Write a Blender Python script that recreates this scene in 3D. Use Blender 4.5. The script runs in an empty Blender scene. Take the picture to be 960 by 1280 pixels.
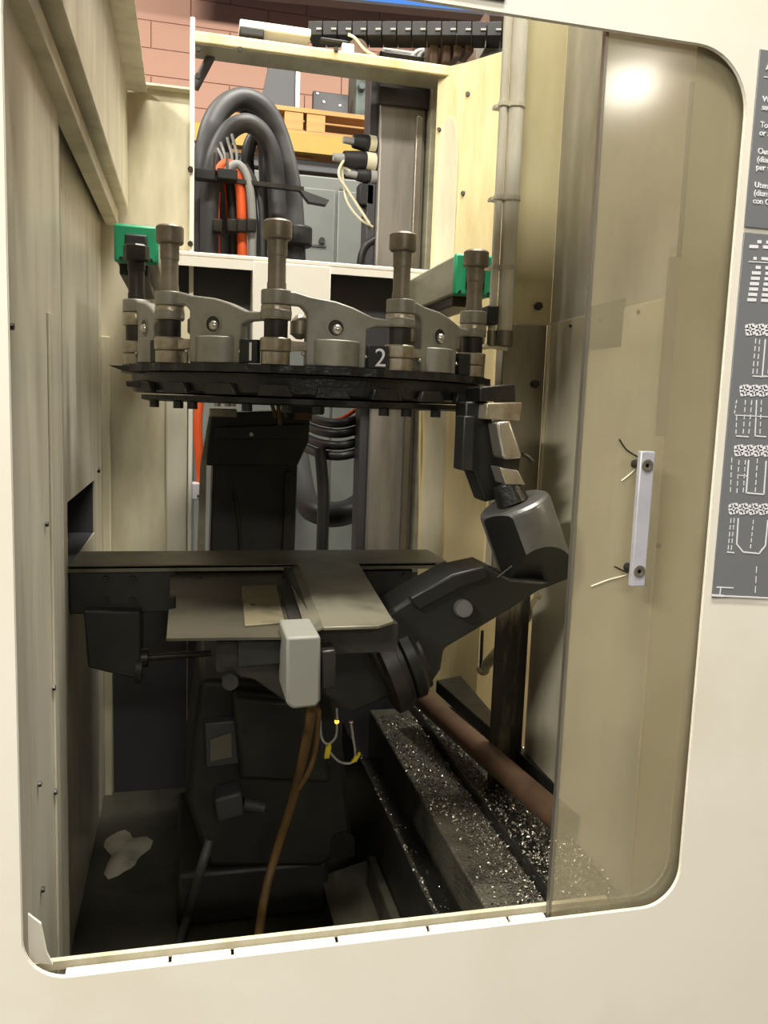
import bpy, bmesh, math, random
from mathutils import Vector, Matrix
random.seed(7)
scene = bpy.context.scene
col = scene.collection

# ------------------------------------------------------------------ camera
CAM = Vector((0.0, -1.0, 1.5))
FPX = 1023.3
_a, _b, _c = -0.23647, -0.126277, -0.0358276
RM = Matrix.Rotation(_a, 3, 'Z') @ Matrix.Rotation(_b, 3, 'X') @ Matrix.Rotation(_c, 3, 'Y')
cd = bpy.data.cameras.new('camera'); cam = bpy.data.objects.new('camera', cd); col.objects.link(cam)
cd.sensor_fit = 'VERTICAL'; cd.sensor_height = 36.0; cd.lens = FPX / 1280 * 36.0; cd.clip_start = 0.02
r_, f_, u_ = RM.col[0], RM.col[1], RM.col[2]
m4 = Matrix(((r_.x, u_.x, -f_.x, CAM.x), (r_.y, u_.y, -f_.y, CAM.y), (r_.z, u_.z, -f_.z, CAM.z), (0, 0, 0, 1)))
cam.matrix_world = m4
scene.camera = cam

# ------------------------------------------------------------------ light
w = bpy.data.worlds.new('hall_light'); scene.world = w; w.use_nodes = True
w.node_tree.nodes['Background'].inputs[0].default_value = (1.0, 0.93, 0.82, 1)
w.node_tree.nodes['Background'].inputs[1].default_value = 0.07
def area(name, loc, target, sx, sy, watt, colr=(1.0, 0.955, 0.875)):
    l = bpy.data.lights.new(name, 'AREA'); l.shape = 'RECTANGLE'; l.size = sx; l.size_y = sy; l.energy = watt; l.color = colr
    o = bpy.data.objects.new(name, l); col.objects.link(o); o.location = loc
    o.rotation_euler = (Vector(target) - Vector(loc)).to_track_quat('-Z', 'Y').to_euler()
    return o
area('ceiling_and_fill_lamp', (4.55, -7.37, 5.00), (0.5, 0, 1.8), 0.5, 0.35, 22)
area('ceiling_and_fill_lamp', (0.3, -7.0, 4.6), (0.3, -5.0, 0), 2.4, 0.4, 130)
area('ceiling_and_fill_lamp', (-3.6, -2.6, 4.4), (-2.2, -1.6, 0), 1.4, 0.3, 300)  # fill lamp added at the left to brighten the front panel
area('ceiling_and_fill_lamp', (0.1, -0.85, 4.4), (0.1, -0.8, 0), 1.4, 0.3, 140)
area('ceiling_and_fill_lamp', (0.95, 0.75, 5.0), (0.8, 0.75, 0), 0.4, 1.8, 215)
area('ceiling_and_fill_lamp', (3.4, 1.8, 4.3), (2.8, 6.0, 3.0), 1.6, 0.3, 190)  # added wall-washer, brightens the far block wall from the right
area('ceiling_and_fill_lamp', (-2.0, 1.8, 4.3), (-0.6, 6.0, 3.0), 1.6, 0.3, 190)  # second added wall-washer, fills the left of the far wall
vs = scene.view_settings
vs.view_transform = 'Standard'; vs.look = 'None'; vs.gamma = 1; vs.use_curve_mapping = False
vs.exposure = 0.15

# ------------------------------------------------------------------ helpers
def P(px, py, Y=None, X=None, Z=None):
    d = RM @ Vector(((px - 480) / FPX, 1.0, -(py - 640) / FPX))
    if Y is not None: t = (Y - CAM.y) / d.y
    elif X is not None: t = (X - CAM.x) / d.x
    else: t = (Z - CAM.z) / d.z
    return CAM + d * t
def lin(c):
    return tuple(((x / 255) / 12.92 if x / 255 <= 0.04045 else ((x / 255 + 0.055) / 1.055) ** 2.4) for x in c)
MATS = {}
def mat(name, rgb, rough=0.5, metal=0.0, dirt=None, amt=0.0, scale=6.0, stretch=(1, 1, 1), bump=0.0, bscale=60.0, spec=0.5, emit=None, lo=0.45, hi=0.7):
    m = bpy.data.materials.new(name); m.use_nodes = True
    nt = m.node_tree; b = nt.nodes['Principled BSDF']; L = nt.links.new
    c = lin(rgb) + (1,)
    b.inputs['Base Color'].default_value = c; b.inputs['Roughness'].default_value = rough
    b.inputs['Metallic'].default_value = metal; b.inputs['Specular IOR Level'].default_value = spec
    if emit: b.inputs['Emission Color'].default_value = lin(emit[0]) + (1,); b.inputs['Emission Strength'].default_value = emit[1]
    if dirt or bump:
        tc = nt.nodes.new('ShaderNodeTexCoord'); mp = nt.nodes.new('ShaderNodeMapping'); mp.inputs['Scale'].default_value = stretch
        L(tc.outputs['Object'], mp.inputs['Vector'])
    if dirt:
        n = nt.nodes.new('ShaderNodeTexNoise'); n.inputs['Scale'].default_value = scale; n.inputs['Detail'].default_value = 6; n.inputs['Roughness'].default_value = 0.62
        L(mp.outputs[0], n.inputs['Vector'])
        rp = nt.nodes.new('ShaderNodeMapRange'); rp.inputs[1].default_value = lo; rp.inputs[2].default_value = hi; rp.inputs[3].default_value = 0; rp.inputs[4].default_value = amt
        L(n.outputs['Fac'], rp.inputs[0])
        mx = nt.nodes.new('ShaderNodeMix'); mx.data_type = 'RGBA'
        mx.inputs[6].default_value = c; mx.inputs[7].default_value = lin(dirt) + (1,)
        L(rp.outputs[0], mx.inputs[0]); L(mx.outputs[2], b.inputs['Base Color'])
    if bump:
        n2 = nt.nodes.new('ShaderNodeTexNoise'); n2.inputs['Scale'].default_value = bscale; n2.inputs['Detail'].default_value = 3
        L(tc.outputs['Object'], n2.inputs['Vector'])
        bp = nt.nodes.new('ShaderNodeBump'); bp.inputs['Strength'].default_value = bump; bp.inputs['Distance'].default_value = 0.01
        L(n2.outputs['Fac'], bp.inputs['Height']); L(bp.outputs[0], b.inputs['Normal'])
    MATS[name] = m
    return m
class MB:
    def __init__(s): s.v = []; s.f = []
    def add(s, vs, fs):
        n = len(s.v); s.v += [Vector(x) for x in vs]; s.f += [tuple(i + n for i in f) for f in fs]; return s
    def box(s, x0, x1, y0, y1, z0, z1):
        return s.add([(x0,y0,z0),(x1,y0,z0),(x1,y1,z0),(x0,y1,z0),(x0,y0,z1),(x1,y0,z1),(x1,y1,z1),(x0,y1,z1)],
                     [(0,3,2,1),(4,5,6,7),(0,1,5,4),(1,2,6,5),(2,3,7,6),(3,0,4,7)])
    def extr(s, pts, vec):
        n = len(pts); vec = Vector(vec)
        pts = [Vector(p) for p in pts]
        return s.add(pts + [p + vec for p in pts], [tuple(range(n)), tuple(range(2*n-1, n-1, -1))] + [(i, (i+1) % n, n + (i+1) % n, n + i) for i in range(n)])
    def cyl(s, a, b, r0, r1=None, n=20):
        a = Vector(a); b = Vector(b); r1 = r0 if r1 is None else r1
        z = (b - a).normalized(); x = z.orthogonal().normalized(); y = z.cross(x)
        ring = [x * math.cos(2*math.pi*i/n) + y * math.sin(2*math.pi*i/n) for i in range(n)]
        return s.add([a + d*r0 for d in ring] + [b + d*r1 for d in ring],
                     [tuple(range(n)), tuple(range(2*n-1, n-1, -1))] + [(i, (i+1) % n, n + (i+1) % n, n + i) for i in range(n)])
    def lathe(s, o, prof, n=24, axis=(0,0,1)):
        o = Vector(o); z = Vector(axis).normalized(); x = z.orthogonal().normalized(); y = z.cross(x)
        vs = []; fs = []
        for r, h in prof:
            for i in range(n): vs.append(o + z*h + (x*math.cos(2*math.pi*i/n) + y*math.sin(2*math.pi*i/n)) * r)
        for k in range(len(prof)-1):
            for i in range(n): j = (i+1) % n; fs.append((k*n+i, k*n+j, (k+1)*n+j, (k+1)*n+i))
        fs.append(tuple(range(n))); fs.append(tuple(range((len(prof)-1)*n, len(prof)*n)))
        return s.add(vs, fs)
    def sphere(s, c, r, n=14, m=8):
        return s.lathe(Vector(c), [(max(r*math.sin(math.pi*k/m), r*0.02), -r*math.cos(math.pi*k/m)) for k in range(m+1)], n)
    def tube(s, path, r, n=10, sub=6):
        pts = catmull([Vector(p) for p in path], sub)
        vs = []; fs = []; up = None
        for i, p in enumerate(pts):
            t = (pts[min(i+1, len(pts)-1)] - pts[max(i-1, 0)]).normalized()
            x = t.orthogonal().normalized() if up is None else (up - t * up.dot(t)).normalized()
            up = x; y = t.cross(x)
            for k in range(n): vs.append(p + (x*math.cos(2*math.pi*k/n) + y*math.sin(2*math.pi*k/n)) * r)
        for i in range(len(pts)-1):
            for k in range(n): j = (k+1) % n; fs.append((i*n+k, i*n+j, (i+1)*n+j, (i+1)*n+k))
        fs.append(tuple(range(n))); fs.append(tuple(range((len(pts)-1)*n, len(pts)*n)))
        return s.add(vs, fs)
def catmull(p, sub):
    if len(p) < 3 or sub < 2: return p
    q = [p[0]*2 - p[1]] + p + [p[-1]*2 - p[-2]]; out = []
    for i in range(1, len(q)-2):
        a, b, c, d = q[i-1], q[i], q[i+1], q[i+2]
        for k in range(sub):
            t = k / sub
            out.append(0.5*((2*b) + (c-a)*t + (2*a-5*b+4*c-d)*t*t + (3*b-a-3*c+d)*t*t*t))
    out.append(p[-1]); return out
ORG = {}
def place(o, org, parent):
    if parent is not None:
        o.parent = parent; o.location = org - ORG[parent.name]
    else: o.location = org
    col.objects.link(o); ORG[o.name] = org.copy()
def build(mb, name, m, parent=None, bevel=0.0, smooth=35, org=None, flat=False, solid=0):
    bm = bmesh.new(); vl = [bm.verts.new(v) for v in mb.v]
    for f in mb.f:
        try: bm.faces.new([vl[i] for i in f])
        except ValueError: pass
    return finish(bm, name, m, parent, bevel, smooth, org, solid)
def finish(bm, name, m, parent=None, bevel=0.0, smooth=35, org=None, solid=0):
    bmesh.ops.recalc_face_normals(bm, faces=bm.faces[:])
    if org is None:
        lo = Vector((min(v.co[i] for v in bm.verts) for i in range(3))); hi = Vector((max(v.co[i] for v in bm.verts) for i in range(3)))
        org = Vector(((lo.x+hi.x)/2, (lo.y+hi.y)/2, lo.z))
    org = Vector(org)
    for v in bm.verts: v.co -= org
    me = bpy.data.meshes.new(name); bm.to_mesh(me); bm.free()
    me.materials.append(MATS[m])
    if solid: smooth = 0
    if smooth: me.shade_smooth(); me.set_sharp_from_angle(angle=math.radians(smooth))
    o = bpy.data.objects.new(name, me); place(o, org, parent)
    if solid:
        s_ = o.modifiers.new('thickness', 'SOLIDIFY'); s_.thickness = solid; s_.offset = 0
    if bevel:
        b = o.modifiers.new('bevel', 'BEVEL'); b.width = bevel; b.segments = 2; b.limit_method = 'ANGLE'; b.angle_limit = math.radians(40)
    return o
def tag(o, label, cat, group=None):
    o['label'] = label; o['category'] = cat
    if group: o['group'] = group
    return o
def thing(name, label, cat, loc, group=None):
    o = bpy.data.objects.new(name, None); o.empty_display_size = 0.05
    place(o, Vector(loc), None); return tag(o, label, cat, group)
def struct(o): o['kind'] = 'structure'; return o
def dup(o, org, parent, rot=None):
    c = o.copy()
    c.parent = None; c.matrix_parent_inverse = Matrix.Identity(4)
    if rot is not None: c.rotation_euler = rot
    place(c, Vector(org), parent); return c
def B(*a): return MB().box(*a)
def rrect(x0, x1, z0, z1, r, n=10):
    pts = []
    for (cx, cz, a0, rr) in ((x1-r[0], z1-r[0], 0, r[0]), (x0+r[1], z1-r[1], 90, r[1]), (x0+r[2], z0+r[2], 180, r[2]), (x1-r[3], z0+r[3], 270, r[3])):
        for k in range(n+1):
            a = math.radians(a0 + 90*k/n); pts.append((cx + rr*math.cos(a), cz + rr*math.sin(a)))
    return pts
def sheet_hole(outer, holes, to3, nrm=(0, 1, 0)):
    bm = bmesh.new(); es = []
    for loop in [outer] + holes:
        vl = [bm.verts.new(to3(*p)) for p in loop]
        for i in range(len(vl)): es.append(bm.edges.new((vl[i], vl[(i+1) % len(vl)])))
    bmesh.ops.triangle_fill(bm, use_beauty=True, edges=es, normal=nrm)
    return bm
def text(s, size, m, pos, parent, name='lettering', rotz=0.0, shear=0.0, bold=0.0):
    cu = bpy.data.curves.new('txt', 'FONT'); cu.body = s; cu.size = size; cu.extrude = 0.0004; cu.offset = bold; cu.shear = shear
    tmp = bpy.data.objects.new('txt', cu); col.objects.link(tmp)
    dg = bpy.context.evaluated_depsgraph_get()
    me = bpy.data.meshes.new_from_object(tmp.evaluated_get(dg)); bpy.data.objects.remove(tmp); bpy.data.curves.remove(cu)
    me.materials.clear(); me.materials.append(MATS[m])
    o = bpy.data.objects.new(name, me); o.rotation_euler = (math.radians(90), 0, rotz)
    place(o, Vector(pos), parent); return o
def bolt(pos, axis, parent, r=0.006, h=0.006, m='dark_steel', name='bolt'):
    pos = Vector(pos); ax = Vector(axis).normalized()
    return build(MB().cyl(pos, pos + ax*h, r, r*0.9, 6), name, m, parent)

# ------------------------------------------------------------------ materials
mat('cream_paint', (230, 225, 211), 0.38, dirt=(212, 203, 182), amt=0.5, scale=2.5)
mat('cream_inner', (214, 206, 178), 0.42, dirt=(150, 138, 104), amt=0.8, scale=5, stretch=(1.5, 1.5, .35), lo=.42, hi=.75)
mat('cream_left', (216, 210, 190), 0.36, metal=0.2, dirt=(160, 151, 126), amt=0.7, scale=6, stretch=(1.2, 2.2, .3), lo=.45, hi=.75)
mat('cream_yellow', (222, 206, 158), 0.45, dirt=(176, 152, 98), amt=0.8, scale=4, stretch=(2, 2, .4))
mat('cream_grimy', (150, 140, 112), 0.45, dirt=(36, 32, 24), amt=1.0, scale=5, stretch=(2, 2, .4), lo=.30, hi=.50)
mat('stainless', (204, 202, 194), 0.32, metal=0.5, dirt=(140, 136, 124), amt=0.75, scale=4, stretch=(1, 1, .4))
mat('stub_paint', (196, 186, 146), 0.35, metal=0.1, dirt=(150, 138, 96), amt=0.7, scale=4, stretch=(1, 1.5, .3))
mat('wall_right_paint', (214, 206, 180), 0.24, metal=0.35, dirt=(170, 160, 130), amt=0.7, scale=4, stretch=(1, 1.5, .4), spec=.8)
mat('grey_steel', (150, 144, 130), 0.36, metal=0.7, dirt=(92, 82, 66), amt=0.7, scale=9, stretch=(1, 1, .25))
mat('column_steel', (140, 135, 126), 0.45, metal=0.35, dirt=(104, 97, 87), amt=0.8, scale=7, stretch=(2.5, 2.5, .25))
mat('cast_alu', (150, 147, 136), 0.42, metal=0.3, dirt=(104, 98, 84), amt=0.6, scale=14, bump=0.03, bscale=260)
mat('post_steel', (140, 130, 112), 0.42, metal=0.35, dirt=(82, 72, 58), amt=0.8, scale=14)
mat('collar_steel', (176, 168, 148), 0.34, metal=0.55, dirt=(110, 88, 52), amt=0.8, scale=18)
mat('dark_steel', (58, 55, 50), 0.4, metal=0.5, dirt=(30, 28, 24), amt=0.8, scale=16)
mat('oily_black', (24, 24, 22), 0.32, dirt=(44, 42, 36), amt=0.7, scale=14, bump=0.15, bscale=120)
mat('black_machine', (30, 31, 28), 0.5, dirt=(50, 49, 42), amt=0.7, scale=8)
mat('arm_dark', (36, 36, 33), 0.42, metal=0.2, dirt=(24, 24, 22), amt=0.8, scale=10)
mat('head_grey', (112, 112, 108), 0.36, metal=0.45, dirt=(80, 80, 76), amt=0.6, scale=12, bump=0.06, bscale=200)
mat('bright_steel', (206, 202, 190), 0.25, metal=0.8, dirt=(140, 132, 116), amt=0.6, scale=14)
mat('aluminium', (206, 206, 214), 0.36, metal=0.4, dirt=(176, 176, 186), amt=0.6, scale=20)
mat('tray_steel', (112, 108, 92), 0.42, metal=0.35, dirt=(64, 60, 46), amt=0.85, scale=7)
mat('worn', (98, 91, 68), 0.5, dirt=(50, 46, 34), amt=0.9, scale=14)
mat('tray_sheet', (58, 54, 40), 0.5, dirt=(30, 28, 21), amt=0.9, scale=8, stretch=(.6, 1.5, 1))
mat('block_grey', (112, 112, 103), 0.55, dirt=(110, 108, 96), amt=0.6, scale=9)
mat('green_cap', (34, 152, 104), 0.45, dirt=(24, 112, 76), amt=0.6, scale=12)
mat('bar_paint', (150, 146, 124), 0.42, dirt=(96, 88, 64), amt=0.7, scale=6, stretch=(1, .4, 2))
mat('hose_grey', (70, 70, 69), 0.5, dirt=(50, 50, 49), amt=0.6, scale=10)
mat('hose_black', (34, 34, 33), 0.45, dirt=(54, 52, 48), amt=0.5, scale=10)
mat('cable_orange', (232, 96, 40), 0.5)
mat('cable_grey', (150, 150, 146), 0.5)
mat('cable_white', (214, 208, 180), 0.5)
mat('cabinet_grey', (104, 107, 102), 0.45, dirt=(88, 91, 86), amt=0.6, scale=3)
mat('block_wall', (178, 138, 119), 0.8, dirt=(168, 127, 108), amt=0.7, scale=1.2, bump=0.05, bscale=30)
mat('wall_joint', (166, 126, 108), 0.9)
mat('pallet_wood', (168, 128, 74), 0.7, dirt=(138, 100, 54), amt=0.7, scale=5, stretch=(.4, 4, 4))
mat('rack_yellow', (150, 122, 40), 0.45, dirt=(126, 100, 34), amt=0.6, scale=4)
mat('rack_brown', (112, 90, 50), 0.6)
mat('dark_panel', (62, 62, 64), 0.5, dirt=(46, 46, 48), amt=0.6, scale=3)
mat('green_machine', (66, 80, 72), 0.5, dirt=(30, 36, 34), amt=0.9, scale=8)
mat('crane_blue', (58, 112, 196), 0.4)
mat('rubber', (28, 27, 25), 0.6)
mat('clear_tube', (212, 208, 190), 0.25, dirt=(170, 162, 132), amt=0.6, scale=8, stretch=(3, 3, .6), spec=.8)
mat('rust_pipe', (94, 71, 52), 0.45, dirt=(58, 44, 33), amt=0.7, scale=12)
mat('chip_metal', (128, 124, 112), 0.3, metal=0.8)
mat('chip_bed', (70, 67, 55), 0.5, dirt=(28, 27, 22), amt=0.9, scale=14, bump=0.5, bscale=150)
mat('sign_grey', (112, 114, 116), 0.5)
mat('print_white', (226, 226, 228), 0.5)
mat('yellow_tag', (206, 184, 40), 0.5)
mat('hose_brown', (110, 84, 44), 0.5, dirt=(62, 48, 28), amt=0.8, scale=12)
mat('led', (255, 150, 50), 0.4, emit=((255, 140, 40), 6))
mat('light_pool', (196, 192, 172), 0.7, dirt=(120, 116, 100), amt=0.7, scale=14)  # pale tone that stands for light falling on the pan floor
mat('hall_floor', (120, 116, 108), 0.6, dirt=(96, 92, 84), amt=0.5, scale=2)
mat('pan_floor', (74, 72, 60), 0.35, dirt=(34, 33, 28), amt=0.9, scale=6, bump=0.1, bscale=30)
mat('strut_pale', (150, 140, 108), 0.5, dirt=(84, 72, 48), amt=0.9, scale=12)
mat('brown_metal', (104, 84, 68), 0.5, dirt=(70, 54, 44), amt=0.7, scale=10)
# clear acrylic with a film of dried coolant
m = bpy.data.materials.new('acrylic'); m.use_nodes = True; nt = m.node_tree; L = nt.links.new
for n in list(nt.nodes):
    if n.type != 'OUTPUT_MATERIAL': nt.nodes.remove(n)
out = nt.nodes[0]
tr = nt.nodes.new('ShaderNodeBsdfTransparent'); tr.inputs[0].default_value = (.93, .91, .84, 1)
df = nt.nodes.new('ShaderNodeBsdfDiffuse'); df.inputs[0].default_value = lin((214, 204, 168)) + (1,)
gl = nt.nodes.new('ShaderNodeBsdfGlossy'); gl.inputs['Roughness'].default_value = .11
m1 = nt.nodes.new('ShaderNodeMixShader'); m2 = nt.nodes.new('ShaderNodeMixShader')
tc = nt.nodes.new('ShaderNodeTexCoord'); nz = nt.nodes.new('ShaderNodeTexNoise'); nz.inputs['Scale'].default_value = 3.0; nz.inputs['Detail'].default_value = 5
L(tc.outputs['Object'], nz.inputs['Vector'])
mr = nt.nodes.new('ShaderNodeMapRange'); mr.inputs[1].default_value = .3; mr.inputs[2].default_value = .75; mr.inputs[3].default_value = .18; mr.inputs[4].default_value = .42
L(nz.outputs['Fac'], mr.inputs[0]); L(mr.outputs[0], m1.inputs[0]); L(tr.outputs[0], m1.inputs[1]); L(df.outputs[0], m1.inputs[2])
fr = nt.nodes.new('ShaderNodeFresnel'); fr.inputs[0].default_value = 1.45
L(fr.outputs[0], m2.inputs[0]); L(m1.outputs[0], m2.inputs[1]); L(gl.outputs[0], m2.inputs[2]); L(m2.outputs[0], out.inputs[0])
MATS['acrylic'] = m

# ================================================================== THE HALL
struct(build(B(-8, 10, -12, 8, -0.1, 0), 'floor_hall', 'hall_floor', bevel=0))
wy = 6.0
wf = struct(build(B(-8, 10, wy + .012, wy + .25, 0, 7), 'wall_far', 'wall_joint'))
blk = None
for r in range(20):
    for c in range(-2, 11):
        x0 = c * 0.6 + (0.3 if r % 2 else 0) - .9; z0 = 2.2 + r * 0.2
        if blk is None: blk = build(B(x0 + .003, x0 + .597, wy, wy + .02, z0 + .003, z0 + .197), 'block', 'block_wall', wf, bevel=.003)
        else: dup(blk, (x0 + .3, wy + .01, z0 + .003), wf)
struct(build(B(-8, 10, wy - .004, wy + .02, 0, 2.2), 'trim_1', 'block_wall'))

# blue crane girder with black lower flange
ga = P(318, 0, Y=5.5); gb_ = None
for k in range(400):
    q_ = P(600, 27, Y=3.0 + k*.01)
    if gb_ is None or abs(q_.z - ga.z) < abs(gb_.z - ga.z): gb_ = q_
gd = (gb_ - ga); gd.z = 0; gd.normalize(); gn = Vector((-gd.y, gd.x, 0)); gz = ga.z
g = thing('crane_girder', 'long blue crane girder with a black lower flange high under the hall roof', 'girder', ga)
def gbox(o0, o1, z0, z1): 
    p0 = ga - gd*.6; return MB().extr([p0 + gn*o0 + Vector((0, 0, z0 )), p0 + gn*o1 + Vector((0, 0, z0)), p0 + gn*o1 + Vector((0, 0, z1)), p0 + gn*o0 + Vector((0, 0, z1))], gd*6)
build(gbox(-.1, -.02, .02, .7), 'web', 'crane_blue', g)
build(gbox(-.11, 0, 0, .02), 'lower_flange', 'dark_panel', g)

# storage rack beams, pallet and the panels standing on it
Yr = 3.6
zb = P(420, 194, Y=Yr).z
rk = thing('storage_rack', 'yellow pallet rack beams with brown cross rail behind the grey cabinet', 'rack', (1.2, Yr, 0))
for x in (-.5, 2.2):
    build(B(x, x + .09, Yr, Yr + .07, 0, zb + .5), 'upright', 'crane_blue', rk, bevel=.004)
    build(B(x, x + .09, Yr + .9, Yr + .97, 0, zb + .5), 'upright', 'crane_blue', rk, bevel=.004)
build(B(-.5, 2.3, Yr - .05, Yr, zb - .02, zb + .075), 'beam', 'rack_yellow', rk, bevel=.006)
build(B(-.5, 2.3, Yr - .062, Yr - .05, zb - .02, zb + .0), 'beam_lip', 'rack_yellow', rk)
build(B(-.5, 2.3, Yr + .97, Yr + 1.02, zb - .02, zb + .075), 'beam', 'rack_yellow', rk, bevel=.006)
build(B(-.5, 2.3, Yr + .2, Yr + .28, zb - .30, zb - .12), 'cross_rail', 'rack_brown', rk, bevel=.006)
build(B(-.5, 2.3, Yr - .0, Yr + .08, zb - .1, zb - .04), 'cross_rail', 'dark_panel', rk, bevel=.006)
pl = thing('wooden_pallet', 'light wooden pallet lying on the yellow rack beam', 'pallet', (.7, Yr + .4, zb + .0755))
px0, px1 = P(330, 180, Y=Yr).x - .25, P(471, 180, Y=Yr).x + .12
zp = zb + .0755
for i, y in enumerate((Yr - .03, Yr + .42, Yr + .88)):
    build(B(px0, px1, y, y + .1, zp, zp + .022), 'bottom_board', 'pallet_wood', pl, bevel=.002)
    for fx in (0, .36, .48, .93):
        x = px0 + (px1 - px0) * fx
        build(B(x, x + (px1 - px0) * .07 + .03, y, y + .1, zp + .022, zp + .112), 'pallet_block', 'pallet_wood', pl, bevel=.002)
for i in range(7):
    y = Yr - .035 + i * .152
    build(B(px0, px1, y, y + .12, zp + .112, zp + .136), 'deck_board', 'pallet_wood', pl, bevel=.002)
zt = zp + .136
def q(px, Y, z): p = P(px, 130, Y=Y); return Vector((p.x, Y, z))
a0, a1 = q(322, Yr + .2, zt), q(369, Yr + .2, zt)
t = thing('machine_cover', 'dark trapezoid machine cover with a pale metal edge standing on the pallet', 'cover', (a0.x, Yr + .2, zt))
build(MB().extr([a0, a1, a1 + Vector((0, 0, .40)), a0 + Vector((.08, 0, .40))], (0, .08, 0)), 'cover_plate', 'dark_panel', t, bevel=.004)
build(B(a1.x, a1.x + .022, Yr + .19, Yr + .28, zt, zt + .40), 'edge_strip', 'bright_steel', t)
bolt((a0.x + .12, Yr + .2, zt + .33), (0, -1, 0), t, .014, .008, 'bright_steel')
a0, a1 = q(391, Yr + .3, zt), q(436, Yr + .3, zt)
t = thing('control_panel', 'dark grey square panel with bright screws standing on the pallet', 'panel', (a0.x, Yr + .3, zt))
build(B(a0.x, a1.x, Yr + .3, Yr + .34, zt, zt + .215), 'panel_plate', 'dark_panel', t, bevel=.005)
for sx, sz in ((.12, .2), (.3, .16), (.75, .15)): bolt((a0.x + (a1.x - a0.x)*sx, Yr + .3, zt + sz), (0, -1, 0), t, .008, .006, 'bright_steel')
a0 = q(444, Yr + .25, zt)
t = thing('gear_unit', 'dark green cluttered gear unit at the right end of the pallet', 'gear unit', (a0.x + .1, Yr + .3, zt))
build(B(a0.x, a0.x + .24, Yr + .25, Yr + .5, zt, zt + .38), 'housing', 'green_machine', t, bevel=.015)
for k in range(5): build(MB().cyl((a0.x + .03 + .05*(k % 3), Yr + .25, zt + .06 + .06*k), (a0.x + .03 + .05*(k % 3), Yr + .21, zt + .06 + .06*k), .024, .018, 10), 'flange', 'green_machine', t)
# grey electrical cabinet behind the back opening
Yc = 2.3
zc = P(420, 222, Y=Yc).z
cb = thing('electrical_cabinet', 'tall grey electrical cabinet standing behind the back opening', 'cabinet', (.6, Yc + .2, 0))
build(B(.0, 1.3, Yc, Yc + .4, 0, zc), 'body', 'cabinet_grey', cb, bevel=.006)
xs = P(418, 260, Y=Yc).x
build(B(.02, xs, Yc - .012, Yc, .1, zc - .05), 'door', 'cabinet_grey', cb, bevel=.004)
build(B(xs + .012, 1.28, Yc - .012, Yc, .1, zc - .05), 'door', 'cabinet_grey', cb, bevel=.004)
pk = P(402, 301, Y=Yc - .012); build(MB().cyl(pk, pk + Vector((0, -.012, 0)), .012), 'lock', 'rubber', cb)
pk = P(392, 307, Y=Yc - .012); build(B(pk.x - .06, pk.x + .05, Yc - .016, Yc - .012, pk.z - .004, pk.z + .004), 'handle_slot', 'dark_panel', cb)

# ================================================================== FRONT PANEL
OX0, OX1, OZ0, OZ1 = -.196, .713, .781, 1.979
rad = (.078, .075, .055, .060)
loop = rrect(OX0, OX1, OZ0, OZ1, rad)
wfp = struct(finish(sheet_hole([(-1.7, .05), (2.1, .05), (2.1, 2.75), (-1.7, 2.75)], [loop], lambda x, z: Vector((x, 0.0015, z))), 'wall_front', 'cream_paint', solid=.003))
fl = MB(); n = len(loop)
fl.add([(x, .003, z) for x, z in loop] + [(x, .005, z) for x, z in loop], [(i, (i+1) % n, n + (i+1) % n, n + i) for i in range(n)])
build(fl, 'opening_flange', 'cream_paint', wfp, solid=.002)
# bottom guide rail of the sliding window, in lengths
gx = [-.15, -.02, .06, .20, .33, .45, .508]
for a, b in zip(gx[:-1], gx[1:]): build(B(a + .002, b - .002, .011, .0225, .770, .7795), 'guide_strip', 'cream_paint', wfp, bevel=.0015)
build(B(-.19, .62, .040, .048, .765, .777), 'guide_strip', 'cream_inner', wfp)
# corner gusset bottom left
build(MB().extr([(-.193, .026, .79), (-.165, .026, .783), (-.172, .026, .80), (-.178, .026, .84), (-.193, .026, .855)], (0, .004, 0)), 'corner_gusset', 'cream_paint', wfp)
# dark plate above opening
a, b = P(538, -6, Y=0), P(630, 3, Y=0)
tag(build(B(a.x, b.x, -.003, -.0002, b.z, b.z + .05), 'name_plate', 'dark_panel', bevel=.001), 'small dark strip plate fixed on the cream panel above the opening', 'plate')

# ---- sliding window
WX = .5056 * 1.015
sw = thing('sliding_window', 'clear acrylic sliding window half open with an aluminium handle bar', 'window', (.8, .03, .765))
build(B(WX, 1.45, .012, .018, .768, 2.005), 'pane', 'acrylic', sw, bevel=.0008)
build(B(WX - .004, WX - .0001, .0105, .0195, .768, 2.005), 'edge_trim', 'grey_steel', sw)
h0, h1 = P(809, 564, Y=-.018), P(787, 733, Y=-.018)
hx = (P(800, 564, Y=-.018).x + P(819, 564, Y=-.018).x) / 2; hw = .0105
hd = build(B(hx - hw, hx + hw, -.020, -.011, h1.z, h0.z), 'handle', 'aluminium', sw, bevel=.0015)
for z in (h0.z - .019, h1.z + .021):
    s_ = build(MB().lathe((hx, -.020, z), [(.0085, 0), (.0085, .0012), (.0055, .0014), (.0055, .0004), (.0026, .0004), (.0026, -.003)], 20, (0, -1, 0)), 'screw', 'grey_steel', hd)
    build(MB().cyl((hx, -.011, z), (hx, .012, z), .006), 'spacer', 'dark_steel', sw)
for k, (pts_, m_) in enumerate((([(774, 549), (783, 562), (797, 571)], 'dark_steel'), ([(739, 733), (760, 725), (783, 719)], 'cable_white'), ([(777, 601), (786, 594), (795, 586)], 'cable_white'), ([(768, 708), (778, 713), (785, 716)], 'dark_steel'))):
    build(MB().tube([P(x, y, Y=.0115) for x, y in pts_], .0011, 6), 'thin_line', m_, sw)  # short thin dark and pale lines on the pane
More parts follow.
